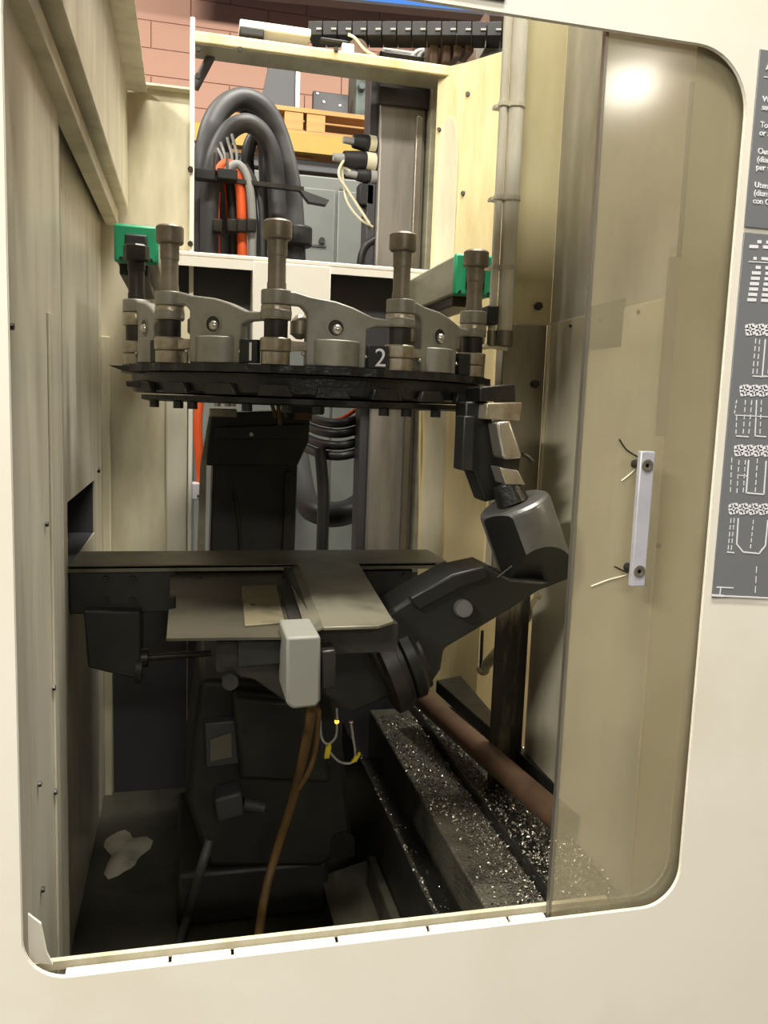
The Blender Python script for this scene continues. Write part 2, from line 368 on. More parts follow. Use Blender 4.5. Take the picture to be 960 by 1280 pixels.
# ---- instruction plates
def mark(mb, a, b, w=.0012, Y=-.0032):
    a = P(*a, Y=Y); b = P(*b, Y=Y); d = (b - a); 
    if d.length < 1e-5: return
    nrm = Vector((-d.z, 0, d.x)).normalized() * w / 2
    mb.extr([a + nrm, b + nrm, b - nrm, a - nrm], (0, .0005, 0))
sx = .7235
u0, u1 = P(950, 62, Y=0).z, P(930, 284, Y=0).z
s1 = thing('instruction_plate', 'grey instruction plate with white lines of text, upper one beside the window', 'sign', (sx + .2, 0, u1))
build(B(sx, sx + .46, -.0026, -.0002, u1, u0), 'plate', 'sign_grey', s1, bevel=.0008)
for s, px, py, size in (('A', 957, 87, .020), ('Wo', 953, 127, .0105), ('su', 952, 137, .0105), ('Too', 950, 159, .0105), ('or s', 949, 169, .0105),
                        ('Outi', 947, 192, .0105), ('(diam', 946, 202, .0105), ('per t', 945, 212, .0105), ('Utens', 943, 234, .0105), ('(diam', 942, 244, .0105), ('con C', 941, 254, .0105)):
    text(s, size, 'print_white', P(px, py, Y=-.003), s1, bold=.0001)
mbp = MB(); mark(mbp, (955, 96), (975, 98)); build(mbp, 'rule_line', 'print_white', s1)
l0, l1 = P(926, 290, Y=0).z, P(886, 747, Y=0).z
s2 = thing('diagram_plate', 'grey plate with white table and tool size diagrams, lower one beside the window', 'sign', (sx + .2, 0, l1))
build(B(sx, sx + .46, -.0026, -.0002, l1, l0), 'plate', 'sign_grey', s2, bevel=.0008)
tb = MB()
rows = [((947, 302), 5), ((937, 308), 11)] + [((945, 334), 6)] + [((940 - k*1.1, 341 + k*6.7), 11) for k in range(6)]
for (x, y), wd in rows:
    mark(tb, (x, y), (x + wd, y + .4), .0042); mark(tb, (x + wd + 6, y + .6), (x + wd + 22, y + 1.6), .0042)
mark(tb, (936, 327), (975, 329), .0012); mark(tb, (942, 323), (946, 323), .004); mark(tb, (952, 323), (975, 325), .004)
build(tb, 'table_print', 'print_white', s2)
def cluster(x, y, n, step, mb):
    for k in range(n):
        c = P(x + 6 + k*step, y + k*.2, Y=-.0032)
        for j in range(8):
            an = j * math.pi / 4 + .2; rr = .0085 if j % 2 else .0065
            p = c + Vector((math.cos(an), 0, math.sin(an))) * rr * .72
            mb.extr([p + Vector((math.cos(t_), 0, math.sin(t_))) * .0036 for t_ in [i*math.pi/3 for i in range(6)]], (0, .0004, 0))
def dashed(mb, a, b, nd=5, w=.0011):
    for k in range(nd):
        f0 = k / nd; f1 = (k + .68) / nd
        mark(mb, (a[0] + (b[0]-a[0])*f0, a[1] + (b[1]-a[1])*f0), (a[0] + (b[0]-a[0])*f1, a[1] + (b[1]-a[1])*f1), w)
dg = MB()
cluster(932, 412, 4, 12, dg); cluster(925, 488, 5, 11.5, dg); cluster(918, 563, 5, 12, dg); cluster(911, 636, 5, 12.5, dg)
dashed(dg, (945, 423), (941, 470)); dashed(dg, (950, 424), (946, 470)); mark(dg, (941, 470), (956, 471), .0016); mark(dg, (957, 424), (953, 470), .0018); mark(dg, (953, 470), (975, 472), .0016); dashed(dg, (964, 424), (960, 470))
dashed(dg, (921, 500), (918, 519), 3); mark(dg, (919, 519), (940, 520)); dashed(dg, (932, 500), (929, 545)); dashed(dg, (940, 500), (936, 545)); mark(dg, (920, 545), (936, 546), .0016); dashed(dg, (921, 520), (920, 545), 3)
mark(dg, (946, 500), (944, 545), .0016); mark(dg, (944, 545), (958, 546), .0016); dashed(dg, (952, 500), (950, 545)); mark(dg, (940, 520), (975, 522))
dashed(dg, (915, 572), (913, 618)); dashed(dg, (924, 575), (921, 619)); mark(dg, (922, 594), (934, 595)); dashed(dg, (932, 575), (929, 618)); mark(dg, (936, 575), (933, 616), .002); mark(dg, (933, 616), (955, 618), .002); mark(dg, (955, 618), (958, 576), .002); dashed(dg, (947, 573), (944, 618))
dashed(dg, (914, 648), (910, 690)); dashed(dg, (918, 648), (914, 690)); mark(dg, (909, 690), (918, 691), .0018); mark(dg, (923, 648), (921, 680), .002); mark(dg, (921, 680), (929, 690), .002); mark(dg, (929, 690), (949, 692), .002); mark(dg, (949, 692), (957, 682), .002); mark(dg, (957, 682), (960, 650), .002); dashed(dg, (942, 650), (938, 688))
mark(dg, (896, 734), (917, 735), .0016); mark(dg, (901, 735), (900, 744), .0016); mark(dg, (890, 744), (905, 745), .003); mark(dg, (905, 745), (975, 748), .002); dashed(dg, (946, 708), (944, 745), 3)
build(dg, 'diagram_print', 'print_white', s2)

# ================================================================== ENCLOSURE
XL, YB = -.224, 1.3
# left wall with the rectangular hole
h = [P(84, 628, X=XL), P(118, 597, X=XL), P(121, 690, X=XL), P(86, 700, X=XL)]
hy0, hy1 = h[0].y, h[1].y; hz1 = h[0].z; hz0 = 1.17
wl = struct(finish(sheet_hole([(.43, .2), (YB, .2), (YB, 2.0), (.43, 2.0)], [[(hy0, hz0), (hy1, hz0), (hy1, hz1), (hy0, hz1)]], lambda y, z: Vector((XL - .002, y, z)), (1, 0, 0)), 'wall_left', 'cream_left', solid=.004))
build(B(XL - .12, XL - .10, hy0 - .02, hy1 + .02, hz0 - .02, hz1 + .02), 'recess_back', 'dark_panel', wl)
build(B(XL - .10, XL - .004, hy1, hy1 + .01, hz0 - .02, hz1 + .02), 'recess_side', 'dark_panel', wl)
build(B(XL - .10, XL - .004, hy0 - .01, hy1, hz1, hz1 + .01), 'recess_top', 'dark_panel', wl)
build(B(XL - .10, XL - .004, hy0 - .02, hy1, hz0 - .012, hz0), 'recess_bottom', 'dark_panel', wl)
build(B(XL - .10, XL - .004, hy0 - .02, hy0 - .01, hz0 - .012, hz1), 'recess_side', 'dark_panel', wl)
yv = (hy0 + hy1) / 2
build(B(XL - .06, XL - .04, yv - .04, yv - .01, hz0, hz1), 'recess_bar', 'grey_steel', wl)
for px, py in ((122, 588), (118, 700)): bolt(P(px, py, X=XL), (1, 0, 0), wl, .007, .006)
# near pillar panel
pp = struct(build(B(-.206, -.200, .024, .43, .2, 1.99), 'trim_2', 'cream_left', bevel=.002))
build(B(-.226, -.200, .424, .43, .2, 1.99), 'return_edge', 'cream_left', pp)
yy = P(62, 560, X=-.2).y; build(B(-.2, -.196, yy - .008, yy + .03, .2, 1.62), 'fold_rib', 'cream_left', pp, bevel=.001)
for px, py in ((57, 655), (48, 980), (68, 990), (52, 1112), (13, 408), (66, 860)): bolt(P(px, py, X=-.199), (1, 0, 0), pp, .0045, .004)
# upper left cover with lip
uc = struct(build(B(-.40, -.156, .02, YB - .01, 1.985, 2.275), 'wall_left_upper', 'cream_inner', bevel=.003))
build(B(-.21, -.178, .02, YB - .01, 1.94, 1.972), 'lip', 'cream_inner', uc, bevel=.002)
build(B(-.40, -.19, .02, YB - .01, 1.972, 1.985), 'groove', 'rust_pipe', uc)
build(B(-.19, -.108, .02, YB - .01, 2.275, 2.281), 'top_flange', 'cream_left', uc, bevel=.001)
# back wall
wb = struct(build(MB().extr([(XL - .02, YB, .2), (0.0, YB, .2), (0.0, YB, 2.43), (-.003, YB, 2.43), (-.003, YB, 2.292), (-.16, YB, 2.292), (-.16, YB, 2.0), (XL - .02, YB, 2.0)], (0, .006, 0)), 'wall_back', 'cream_inner'))
zt_ = P(240, 47, Y=YB - .02).z + .016
build(B(-.002, .010, YB - .03, YB + .0, 1.0, zt_ + .03), 'frame_edge', 'cream_paint', wb, bevel=.002)
build(B(-.16, 0.0, YB - .028, YB, 2.288, 2.294), 'top_flange', 'cream_inner', wb, bevel=.001)
build(B(.0, .80, YB, YB + .006, .2, 1.02), 'lower_panel', 'dark_panel', wb)
build(B(XL + .024, -.002, YB - .006, YB - .0005, .40, 1.06), 'lower_panel', 'dark_panel', wb, bevel=.001)
build(B(-.06, -.004, YB - .02, YB - .001, .95, 1.72), 'edge_fold', 'cream_left', wb, bevel=.004)
for px, py in ((247, 96), (238, 212), (238, 305)): bolt(P(px, py, Y=YB - .03), (0, -1, 0), wb, .008, .008)
# inner back corner posts of lower left
build(B(XL, XL + .022, YB - .02, YB, .2, 1.66), 'corner_strip', 'cream_inner', wb, bevel=.003)
# header beam
zb2 = zt_ - .028
hb = thing('header_beam', 'cream header beam with underside painted in a shade tone across the top of the back opening', 'beam', (.35, YB, zb2))
build(MB().extr([(0.01, YB - .03, zb2), (0.01, YB - .03, zt_ - .004), (0.01, YB - .026, zt_), (0.01, YB + .07, zt_), (0.01, YB + .07, zb2)], (.69, 0, 0)), 'channel', 'cream_yellow', hb, bevel=.003)
build(B(.012, .698, YB - .024, YB + .068, zb2 - .003, zb2 - .0002), 'shade_tone_underside', 'bar_paint', hb)  # darker sheet that paints in the shade under the beam
a = P(264, 70, Y=YB + .05); b = P(243, 110, Y=YB + .05)
build(MB().cyl(a, b, .012), 'gusset_rod', 'hose_grey', hb)
for px in (248, 300, 420): p = P(px, 62, Y=YB - .03); bolt(p, (0, -1, 0), hb, .007, .005)
struct(build(B(-.42, 1.6, .004, .26, 2.45, 2.456), 'added_roof_blocker', 'cream_inner'))  # unseen roof sheet, added to keep overhead light out of the front chamber
# floor pan
fp = struct(build(B(-.4, .78, .03, YB + .05, .36, .40), 'floor', 'pan_floor'))

# right side: chamfer panel, back-right wall, stub and right wall
fx1 = P(546, 120, Y=YB).x; f2 = P(580, 120, Y=1.235); fx2 = f2.x
wc = struct(build(MB().extr([(fx2, 1.235, .2), (.80, 1.12, .2), (.80, 1.12, 2.43), (fx2, 1.235, 2.43)], (.006, .004, 0)), 'wall_back_right', 'cream_yellow'))
build(MB().extr([(fx1, YB - .005, 1.0), (fx2, 1.235, 1.0), (fx2, 1.235, 2.43), (fx1, YB - .005, 2.43)], (.003, .004, 0)), 'front_fold', 'cream_yellow', wc)
build(MB().extr([(fx1, YB - .005, .2), (fx2, 1.235, .2), (fx2, 1.235, 1.0), (fx1, YB - .005, 1.0)], (.003, .004, 0)), 'front_fold', 'cream_yellow', wc)
fold = lambda s, z: Vector((fx1 + (fx2 - fx1)*(.12 + .8*s), YB - .005 + (1.235 - YB + .005)*(.12 + .8*s), z))
ar = []
zt2 = P(567, 146, Y=1.26).z
for k in range(13):
    an = math.pi * k / 12; ar.append(fold(.5 + .5*math.cos(an), zt2 - .12 + .12*math.sin(an)))
ar += [fold(0, 1.05), fold(1, 1.05)]
build(MB().extr(ar, (-.004, -.004, 0)), 'arched_cover', 'cream_inner', wc, bevel=.001)
for px, py in ((585, 118), (579, 242)): bolt(P(px, py, Y=1.225), (-.6, -.8, 0), wc, .007, .006)
for px, py in ((549, 162), (546, 270)): bolt(P(px, py, Y=1.285), (-.6, -.8, 0), wc, .006, .005)
struct(build(B(.80, 1.25, 1.12, 1.126, .2, 2.6), 'wall_back_side', 'cream_yellow'))
YS = .60
stub = struct(build(B(.628, .724, YS, YS + .006, 1.68, 2.42), 'wall_stub', 'stub_paint', bevel=.001))
build(B(.623, .716, YS - .004, YS + .004, 1.15, 1.68), 'dark_post', 'grey_steel', stub, bevel=.002)
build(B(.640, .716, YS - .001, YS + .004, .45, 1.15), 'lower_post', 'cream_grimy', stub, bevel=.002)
build(B(.628, .634, YS + .006, YS + .05, 1.15, 2.42), 'side_return', 'cream_inner', stub)
for px, py in ((672, 383), (668, 480)): bolt(P(px, py, Y=YS - .006), (0, -1, 0), stub, .009, .01)
XR = .722
wr = struct(build(B(XR, XR + .004, .15, YS, .3, 1.685), 'wall_right', 'wall_right_paint', bevel=.001))
build(B(XR + .002, XR + .006, .15, YS, 1.68, 2.42), 'upper_sheet', 'stainless', wr)
build(B(XR - .006, XR, YS - .012, YS - .002, 1.15, 1.68), 'corner_bead', 'cream_inner', wr, bevel=.002)
build(B(XR - .001, XR + .003, .3, .42, 1.62, 1.70), 'seam_tab', 'grey_steel', wr)
for yb_ in (.25, .38, .50): bolt((XR, yb_, 1.672), (-1, 0, 0), wr, .004, .003)
mat('cream_trim', (246, 234, 192), 0.4, dirt=(226, 208, 160), amt=.6, scale=3)
rr = struct(build(B(.648, 1.6, .024, .028, .3, 2.42), 'trim_3', 'cream_trim'))
bolt(P(823, 682, Y=.024), (0, -1, 0), rr, .004, .003)
zz0, zz1 = P(826, 320, Y=.025).z, P(815, 545, Y=.025).z
build(B(.632, .648, .0225, .029, zz1, zz0), 'fold_strip', 'cream_left', rr, bevel=.001)
zz2 = P(850, 100, Y=.025).z
build(B(.6445, .648, .0225, .029, zz0, zz2), 'gap_seal', 'dark_steel', rr)

# clear cable duct tubes
tb_ = thing('cable_duct', 'pale translucent vertical tube pair strapped in front of the yellowed wall', 'tube', P(622, 430, Y=YS - .03))
tx = []
for k, (pt, pb, r) in enumerate((((637, 16), (613, 425), .008), ((652, 16), (629, 425), .016))):
    a, b = P(*pt, Y=YS - .03), P(*pb, Y=YS - .03)
    b = Vector((a.x * .4 + b.x * .6, b.y, b.z)); a = Vector((b.x, a.y, a.z + .12))
    tx.append(b.x)
    build(MB().cyl(b, a, r, n=14), 'tube', 'clear_tube', tb_)
    build(MB().cyl(b - Vector((0, 0, .012)), b + Vector((0, 0, .018)), r * 1.15, n=14), 'ferrule', 'grey_steel', tb_)
for y in (128, 246, 334):
    a, b = P(630, y, Y=YS - .045), P(663, y, Y=YS - .045)
    yy = 0
    c = P(640, y, Y=YS - .045)
    for x_, r in zip(tx, (.008, .016)): build(MB().cyl((x_, YS - .03, c.z - .004), (x_, YS - .03, c.z + .004), r + .002, n=14), 'strap', 'clear_tube', tb_)
    build(B(tx[0] - .012, tx[1] + .018, YS - .020, YS - .001, c.z - .003, c.z + .003), 'strap_tail', 'clear_tube', tb_)
a = P(602, 434, Y=YS - .03); build(MB().tube([a, P(615, 433, Y=YS-.03), P(634, 436, Y=YS-.03)], .005), 'fitting', 'cable_white', tb_)
a = P(612, 395, Y=YS - .03); build(B(a.x - .012, a.x + .012, a.y - .02, a.y + .02, a.z - .018, a.z + .018), 'junction_block', 'rubber', tb_, bevel=.003)

# ================================================================== CHAIN MAGAZINE
ctr = Vector((.25, .757, 0))
posts = [Vector((-.099, .676, 0)), Vector((-.034, .523, 0)), Vector((.141, .406, 0)), Vector((.359, .42, 0)), Vector((.527, .516, 0))]
ch = thing('tool_chain', 'chain of grey cast links on tall bolt posts around the black sprocket', 'chain', (.25, .757, 1.566))
for i, p in enumerate(posts):
    top = 1.80 if i != 0 else 1.79
    pst = build(MB().lathe(p, [(.0160, 1.60), (.0160, 1.70), (.0150, 1.70), (.0150, 1.742), (.0165, 1.744), (.0165, top - .028)], 20), 'post', 'post_steel' if i else 'dark_steel', ch)
    build(MB().lathe(p, [(.0215, top - .03), (.024, top - .027), (.024, top - .003), (.0215, top)], 20 if i else 8), 'post_head', 'post_steel' if i else 'dark_steel', pst)
    build(MB().lathe(p, [(.0245, 1.640), (.0255, 1.642), (.0255, 1.661), (.0245, 1.663)], 22), 'upper_collar', 'collar_steel', pst)
    build(MB().lathe(p, [(.0175, 1.607), (.020, 1.609), (.020, 1.641)], 20), 'neck', 'dark_steel', pst)
    build(MB().lathe(p, [(.0245, 1.587), (.0265, 1.589), (.0265, 1.608), (.0245, 1.610)], 22), 'lower_collar', 'collar_steel', pst)
    build(MB().lathe(p, [(.0245, 1.566), (.0245, 1.586)], 22), 'base_collar', 'collar_steel', pst)
def link(A, Bp, idx):
    tdir = (Bp - A).normalized(); nrm = Vector((tdir.y, -tdir.x, 0)); Lk = (Bp - A).length
    k = Lk / .218
    M = lambda s, o, z: A + tdir * (s * k) + nrm * o + Vector((0, 0, z))
    mb = MB()
    # upper arm
    prof = [(.0, 1.665), (.0, 1.687), (.03, 1.687), (.055, 1.681), (.10, 1.676), (.13, 1.668), (.165, 1.654), (.195, 1.652), (.218, 1.652), (.218, 1.641), (.17, 1.638), (.155, 1.632), (.155, 1.566), (.05, 1.566), (.05, 1.655), (.04, 1.665)]
    mb.extr([M(s, -.012, z) for s, z in prof], nrm * .024)
    lk = build(mb, 'link', 'cast_alu', ch, bevel=.003)
    build(MB().cyl(A + Vector((0, 0, 1.664)), A + Vector((0, 0, 1.688)), .0255, n=22), 'lug', 'cast_alu', lk, bevel=.002)
    build(MB().cyl(Bp + Vector((0, 0, 1.6415)), Bp + Vector((0, 0, 1.656)), .0262, n=22), 'lug', 'cast_alu', lk, bevel=.002)
    c = M(.103, -.012, 0)
    build(MB().cyl(c + Vector((0, 0, 1.5665)), c + Vector((0, 0, 1.611)), .047 * min(k, 1), n=28), 'boss', 'cast_alu', lk, bevel=.002)
    hc = M(.10, .012, 1.632)
    build(MB().lathe(hc, [(.0165, -.002), (.0165, .0015), (.0135, .0015), (.0135, -.001)], 20, nrm), 'bore_rim', 'cast_alu', lk)
    build(MB().lathe(hc, [(.0135, -.002), (.0135, .0006)], 20, nrm), 'bore', 'dark_steel', lk)
    build(MB().sphere(hc + tdir * .002 - Vector((0, 0, .003)), .0095), 'detent_ball', 'bright_steel', lk)
    build(MB().extr([M(.02, -.01, 1.589), (M(.055, -.01, 1.592)), M(.055, -.01, 1.606), M(.02, -.01, 1.606)], nrm * .02), 'lower_arm', 'collar_steel', lk)
    build(MB().lathe(M(.044, -.02, 1.612), [(.006, 0), (.016, .008), (.016, .03), (.006, .04)], 14), 'roller', 'collar_steel', lk)
    # number plate
    pc = M(.176, .010, 0)
    pm = MB().extr([M(.157, .006, 1.567), M(.192, .006, 1.567), M(.192, .006, 1.606), M(.157, .006, 1.606)], nrm * .012)
    pl_ = build(pm, 'number_plate', 'rubber', lk, bevel=.001)
    if idx in (1, 2):
        tp = M(.168, .0186, 1.571); ang = math.atan2(tdir.y, tdir.x)
        text(str(idx), .044, 'print_white', tp, lk, name='number', rotz=ang)
    for s in (.045, .155): build(MB().sphere(M(s, .012, 1.586), .0038, 8, 6), 'rivet', 'bright_steel', lk)
for i in range(4): link(posts[i], posts[i+1], i)
# right run of chain towards the back
e = posts[4] + Vector((.06, .17, 0)); link(posts[4], e, 9)

sp = thing('sprocket', 'oily black sprocket wheel with toothed rim under the chain', 'sprocket', (.25, .757, 1.48))
R0 = .380
pts = []
N = 40
for k in range(N * 4):
    an = 2*math.pi*k/(N*4); rr_ = R0 + (.003 if (k % 4) in (0, 1) else -.002)
    pts.append((ctr.x + rr_*math.cos(an), ctr.y + rr_*math.sin(an), 1.552))
build(MB().extr(pts, (0, 0, .0135)), 'toothed_rim', 'oily_black', sp, smooth=20)
build(MB().lathe((ctr.x, ctr.y, 0), [(.06, 1.512), (.355, 1.514), (.362, 1.518), (.362, 1.550), (.30, 1.552)], 56), 'disc', 'oily_black', sp)
build(MB().lathe((ctr.x, ctr.y, 0), [(.05, 1.497), (.330, 1.498), (.345, 1.501), (.345, 1.510), (.05, 1.511)], 48), 'lower_disc', 'black_machine', sp)
bl0 = None
for k in range(11):
    an = math.radians(200 + k * 13.6 + 4*math.sin(k*2.3)); c = ctr + Vector((math.cos(an), math.sin(an), 0)) * .335
    if bl0 is None: bl0 = build(MB().cyl(c + Vector((0, 0, 1.486)), c + Vector((0, 0, 1.499)), .0095, n=6), 'bolt_head', 'oily_black', sp)
    else: dup(bl0, c + Vector((0, 0, 1.486)), sp)
for k in range(9):
    an = math.radians(208 + k * 15); c = ctr + Vector((math.cos(an), math.sin(an), 0)) * .364; tv = Vector((-math.sin(an), math.cos(an), 0)); nv = Vector((math.cos(an), math.sin(an), 0))
    build(MB().extr([c + tv*.03 + Vector((0,0,1.513)), c - tv*.03 + Vector((0,0,1.513)), c - tv*.025 + Vector((0,0,1.533)), c + tv*.02 + Vector((0,0,1.533))], nv * .012), 'rim_pad', 'oily_black' if k % 3 else 'dark_steel', sp, bevel=.002)
gb = thing('chain_guard', 'pair of black guide blades sticking out left of the sprocket', 'guard', P(190, 484, Y=.6))
a = [P(134, 456, Y=.64), P(150, 457, Y=.64), P(190, 454, Y=.60), P(250, 457, Y=.55), P(250, 467, Y=.55), P(190, 468, Y=.60), P(155, 464, Y=.64)]
build(MB().extr(a, (0, .03, 0)), 'blade', 'oily_black', gb, bevel=.002)
build(MB().extr([P(157, 476, Y=.6), P(236, 472, Y=.58), P(240, 489, Y=.58), P(200, 487, Y=.6), P(158, 483, Y=.6)], (0, .03, 0)), 'blade', 'dark_steel', gb, bevel=.002)

# green-capped guide bars
def bar(nm, label, x0, x1, z0, z1, Y0):
    t = thing(nm, label, 'guide bar', ((x0 + x1)/2, Y0, z0), 'green capped guide bars')
    build(B(x0, x1, Y0, 1.22, z0, z1), 'bar', 'bar_paint', t, bevel=.006)
    build(B(x0 - .002, x1 + .002, Y0 - .012, Y0, z0 - .002, z1 + .002), 'end_cap', 'green_cap', t, bevel=.008)
    cx, cz = (x0 + x1)/2, (z0 + z1)/2
    build(B(cx - .022, cx + .022, Y0 - .02, Y0 - .012, z0 + .01, cz + .018), 'slot_cover', 'rubber', t, bevel=.004)
    build(B(x0 + .006, x1 - .02, Y0 + .02, 1.22, z0 - .022, z0), 'lower_rail', 'dark_steel', t, bevel=.003)
    for sx_ in (x0 + .012, x1 - .012): bolt((sx_, Y0 - .012, z0 + .006), (0, -1, 0), t, .004, .004)
    return t
Yg = .80
a, b = P(568, 318, Y=Yg), P(614, 372, Y=Yg)
bar('guide_bar', 'grey guide bar with green end cap at the right of the chain', a.x, b.x, b.z, a.z, Yg)
a, b = P(144, 281, Y=Yg), P(197, 331, Y=Yg)
bar('guide_bar', 'grey guide bar with green end cap at the left of the chain', a.x, b.x, b.z, a.z, Yg)
# white cross beam
Yx = 1.22
zt3 = P(340, 322, Y=Yx).z
xb = thing('cross_beam', 'white painted cross beam with dark pockets behind the chain', 'beam', (.3, Yx, zt3 - .2))
X0, X1 = -.12, .665
build(B(X0, X1, Yx, Yx + .10, zt3 - .012, zt3), 'top_flange', 'cream_paint', xb, bevel=.003)
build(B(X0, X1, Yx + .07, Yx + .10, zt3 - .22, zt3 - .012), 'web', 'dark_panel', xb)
a, b = P(316, 330, Y=Yx).x, P(414, 330, Y=Yx).x
build(B(a, b, Yx - .003, Yx + .07, zt3 - .22, zt3 - .012), 'centre_block', 'cream_paint', xb, bevel=.003)
build(B(X0, a, Yx, Yx + .004, zt3 - .036, zt3 - .012), 'flange_lip', 'cream_paint', xb)
build(B(b, X1, Yx, Yx + .004, zt3 - .03, zt3 - .012), 'flange_lip', 'cream_paint', xb)
build(MB().extr([(X0, Yx + .01, zt3 - .22), (X0, Yx + .01, zt3 - .03), (X0 + .05, Yx + .01, zt3 - .03), (X0 + .17, Yx + .01, zt3 - .22)], (0, .01, 0)), 'gusset', 'cream_inner', xb)
for px in (252, 292, 300, 434): p = P(px, 316, Y=Yx + .05); bolt((p.x, Yx + .05, zt3), (0, 0, 1), xb, .007, .006)

# ================================================================== BACK OPENING CONTENTS
Yc1 = 1.42
x0, x1 = P(470, 300, Y=Yc1).x, P(527, 300, Y=Yc1).x
cm = thing('machine_column', 'tall brownish grey machined steel column in the back opening', 'column', ((x0+x1)/2, Yc1, .3))
build(B(x0, x1, Yc1, Yc1 + .16, .3, 2.52), 'column', 'column_steel', cm, bevel=.006)
build(B(x1 - .034, x1 - .012, Yc1 - .016, Yc1, .3, 2.34), 'guide_rail', 'grey_steel', cm, bevel=.003)
build(B(x0 - .026, x0 - .001, Yc1 + .02, Yc1 + .10, .3, 2.5), 'side_plate', 'dark_panel', cm, bevel=.002)
build(B(x0 - .01, x1 + .01, Yc1 - .02, Yc1 + .0, 2.36, 2.5), 'top_plate', 'dark_steel', cm, bevel=.003)
build(B(x1 + .002, x1 + .03, Yc1 - .04, Yc1 + .06, .3, 2.45), 'side_trim', 'bar_paint', cm, bevel=.002)
# solenoid valves on column
for k, (px, py, l, r, nm) in enumerate(((458, 181, .07, .023, 'uppermost'), (455, 204, .10, .026, 'middle'), (462, 222, .06, .02, 'lowest'))):
    c = P(470, py, Y=1.45); d = Vector((-1, -.12, 0)).normalized()
    v = thing('solenoid_valve', 'black solenoid valve with a white band beside the column, %s of three' % nm, 'valve', c - Vector((0, 0, r)))
    build(MB().cyl(c, c + d*l*.55, r, n=18), 'coil', 'rubber', v)
    build(MB().cyl(c + d*l*.05, c + d*l*.34, r*1.04, n=18), 'label_band', 'cable_white' if k < 2 else 'cable_grey', v)
    build(MB().cyl(c + d*l*.55, c + d*l, r*1.02, r*.8, n=18), 'body', 'rubber', v)
    build(MB().cyl(c + d*l, c + d*(l+.03), r*.5, r*.4, n=12), 'connector', 'cable_grey', v)
a = P(462, 245, Y=1.46)
tag(build(B(a.x - .035, a.x + .01, 1.44, 1.49, a.z - .03, a.z + .03), 'junction_box', 'rubber', bevel=.004), 'small black junction box below the solenoid valves on the column', 'box')
def hose(nm, label, cat, pts, r, m, Y, group=None, sub=6):
    path = [P(p[0], p[1], Y=(p[2] if len(p) > 2 else Y)) for p in pts]
    return tag(build(MB().tube(path, r, 12, sub), nm, m, smooth=60), label, cat, group)
hose('sensor_cable', 'thin white cable looping down from the middle solenoid valve', 'cable', [(435, 198), (427, 205), (424, 220), (436, 240), (462, 280)], .0045, 'cable_white', 1.43)
hose('sensor_cable', 'thin white cable hanging outermost below the solenoid valves', 'cable', [(438, 214), (428, 210), (430, 232), (434, 252), (448, 272), (466, 284)], .0040, 'cable_white', 1.44)
hose('sensor_cable', 'thin grey cable crossing behind the white solenoid cables', 'cable', [(424, 236), (436, 240), (448, 256), (468, 275)], .004, 'cable_grey', 1.47)
hose('power_cable', 'short black cable curving down beside the foot of the column', 'cable', [(470, 298), (458, 306), (452, 318), (450, 330)], .010, 'hose_black', 1.44)

# hose bundle
hz = -.0
hose('conduit_hose', 'thick grey conduit hose in the tallest loop of the bundle', 'hose', [(254, 322, 1.55), (252, 260, 1.55), (256, 190, 1.55), (272, 142, 1.57), (302, 123, 1.6), (334, 140, 1.62), (355, 190, 1.63), (366, 250, 1.63), (370, 325, 1.63)], .031, 'hose_grey', 1.55)
hose('conduit_hose', 'thick grey conduit hose in the lower front loop of the bundle', 'hose', [(262, 322, 1.5), (262, 250, 1.5), (268, 200, 1.5), (285, 165, 1.52), (310, 154, 1.54), (333, 175, 1.56), (344, 220, 1.56), (349, 325, 1.56)], .027, 'hose_grey', 1.5)
hose('rubber_hose', 'black hose rising behind the two grey conduit loops', 'hose', [(302, 128, 1.66), (318, 150, 1.68), (330, 180, 1.7), (334, 240, 1.7), (336, 325, 1.7)], .024, 'hose_black', 1.66)
hose('rubber_hose', 'black hose bending inside the lower conduit loop', 'hose', [(320, 325, 1.66), (312, 240, 1.66), (310, 190, 1.66), (322, 168, 1.66), (340, 172, 1.66), (352, 200, 1.66)], .020, 'hose_black', 1.66)
hose('rubber_hose', 'black hose standing at the left edge of the bundle', 'hose', [(258, 325), (256, 270), (254, 215)], .030, 'hose_black', 1.62)
hose('rubber_hose', 'black hose standing just right of the bundle clamp block', 'hose', [(278, 325), (274, 270), (270, 210), (280, 180)], .024, 'hose_black', 1.58)
hose('rubber_hose', 'black hose between the two orange cables', 'hose', [(292, 325), (291, 270), (288, 220), (294, 195)], .014, 'hose_black', 1.5)
hose('orange_cable', 'bright orange power cable, broadest one in the hose bundle', 'cable', [(303, 325), (302, 270), (300, 235), (294, 212), (282, 205), (272, 216)], .0145, 'cable_orange', 1.47)
hose('orange_cable', 'slim orange cable left of the broad orange one', 'cable', [(272, 325), (271, 270), (272, 240)], .0085, 'cable_orange', 1.5)
hose('orange_cable', 'short orange cable strand tucked behind the black hoses', 'cable', [(287, 290), (285, 255), (282, 230), (275, 205)], .008, 'cable_orange', 1.53)
hose('grey_cable', 'light grey cable arching right of the orange cable', 'cable', [(315, 325), (315, 270), (310, 225), (298, 206), (286, 212), (282, 225)], .0125, 'cable_grey', 1.46)
hose('grey_cable', 'dark grey cable arching outermost right of the orange cable', 'cable', [(328, 325), (326, 260), (318, 226), (306, 206)], .008, 'hose_grey', 1.48)
for k, (xa, ya) in enumerate(((272, 186), (276, 178), (284, 172), (290, 168))):
    hose('signal_wire', 'thin grey signal wire fanning up out of the clamp block, number %s from the left' % ('one', 'two', 'three', 'four')[k], 'wire', [(279 + k, 222, 1.47), (xa + 6, 200, 1.47), (xa, ya, 1.48)], .0045, 'cable_grey', 1.47)
cb_ = thing('cable_clamp', 'dark clamp rail with bolts holding the hose bundle', 'clamp', P(285, 220, Y=1.45))
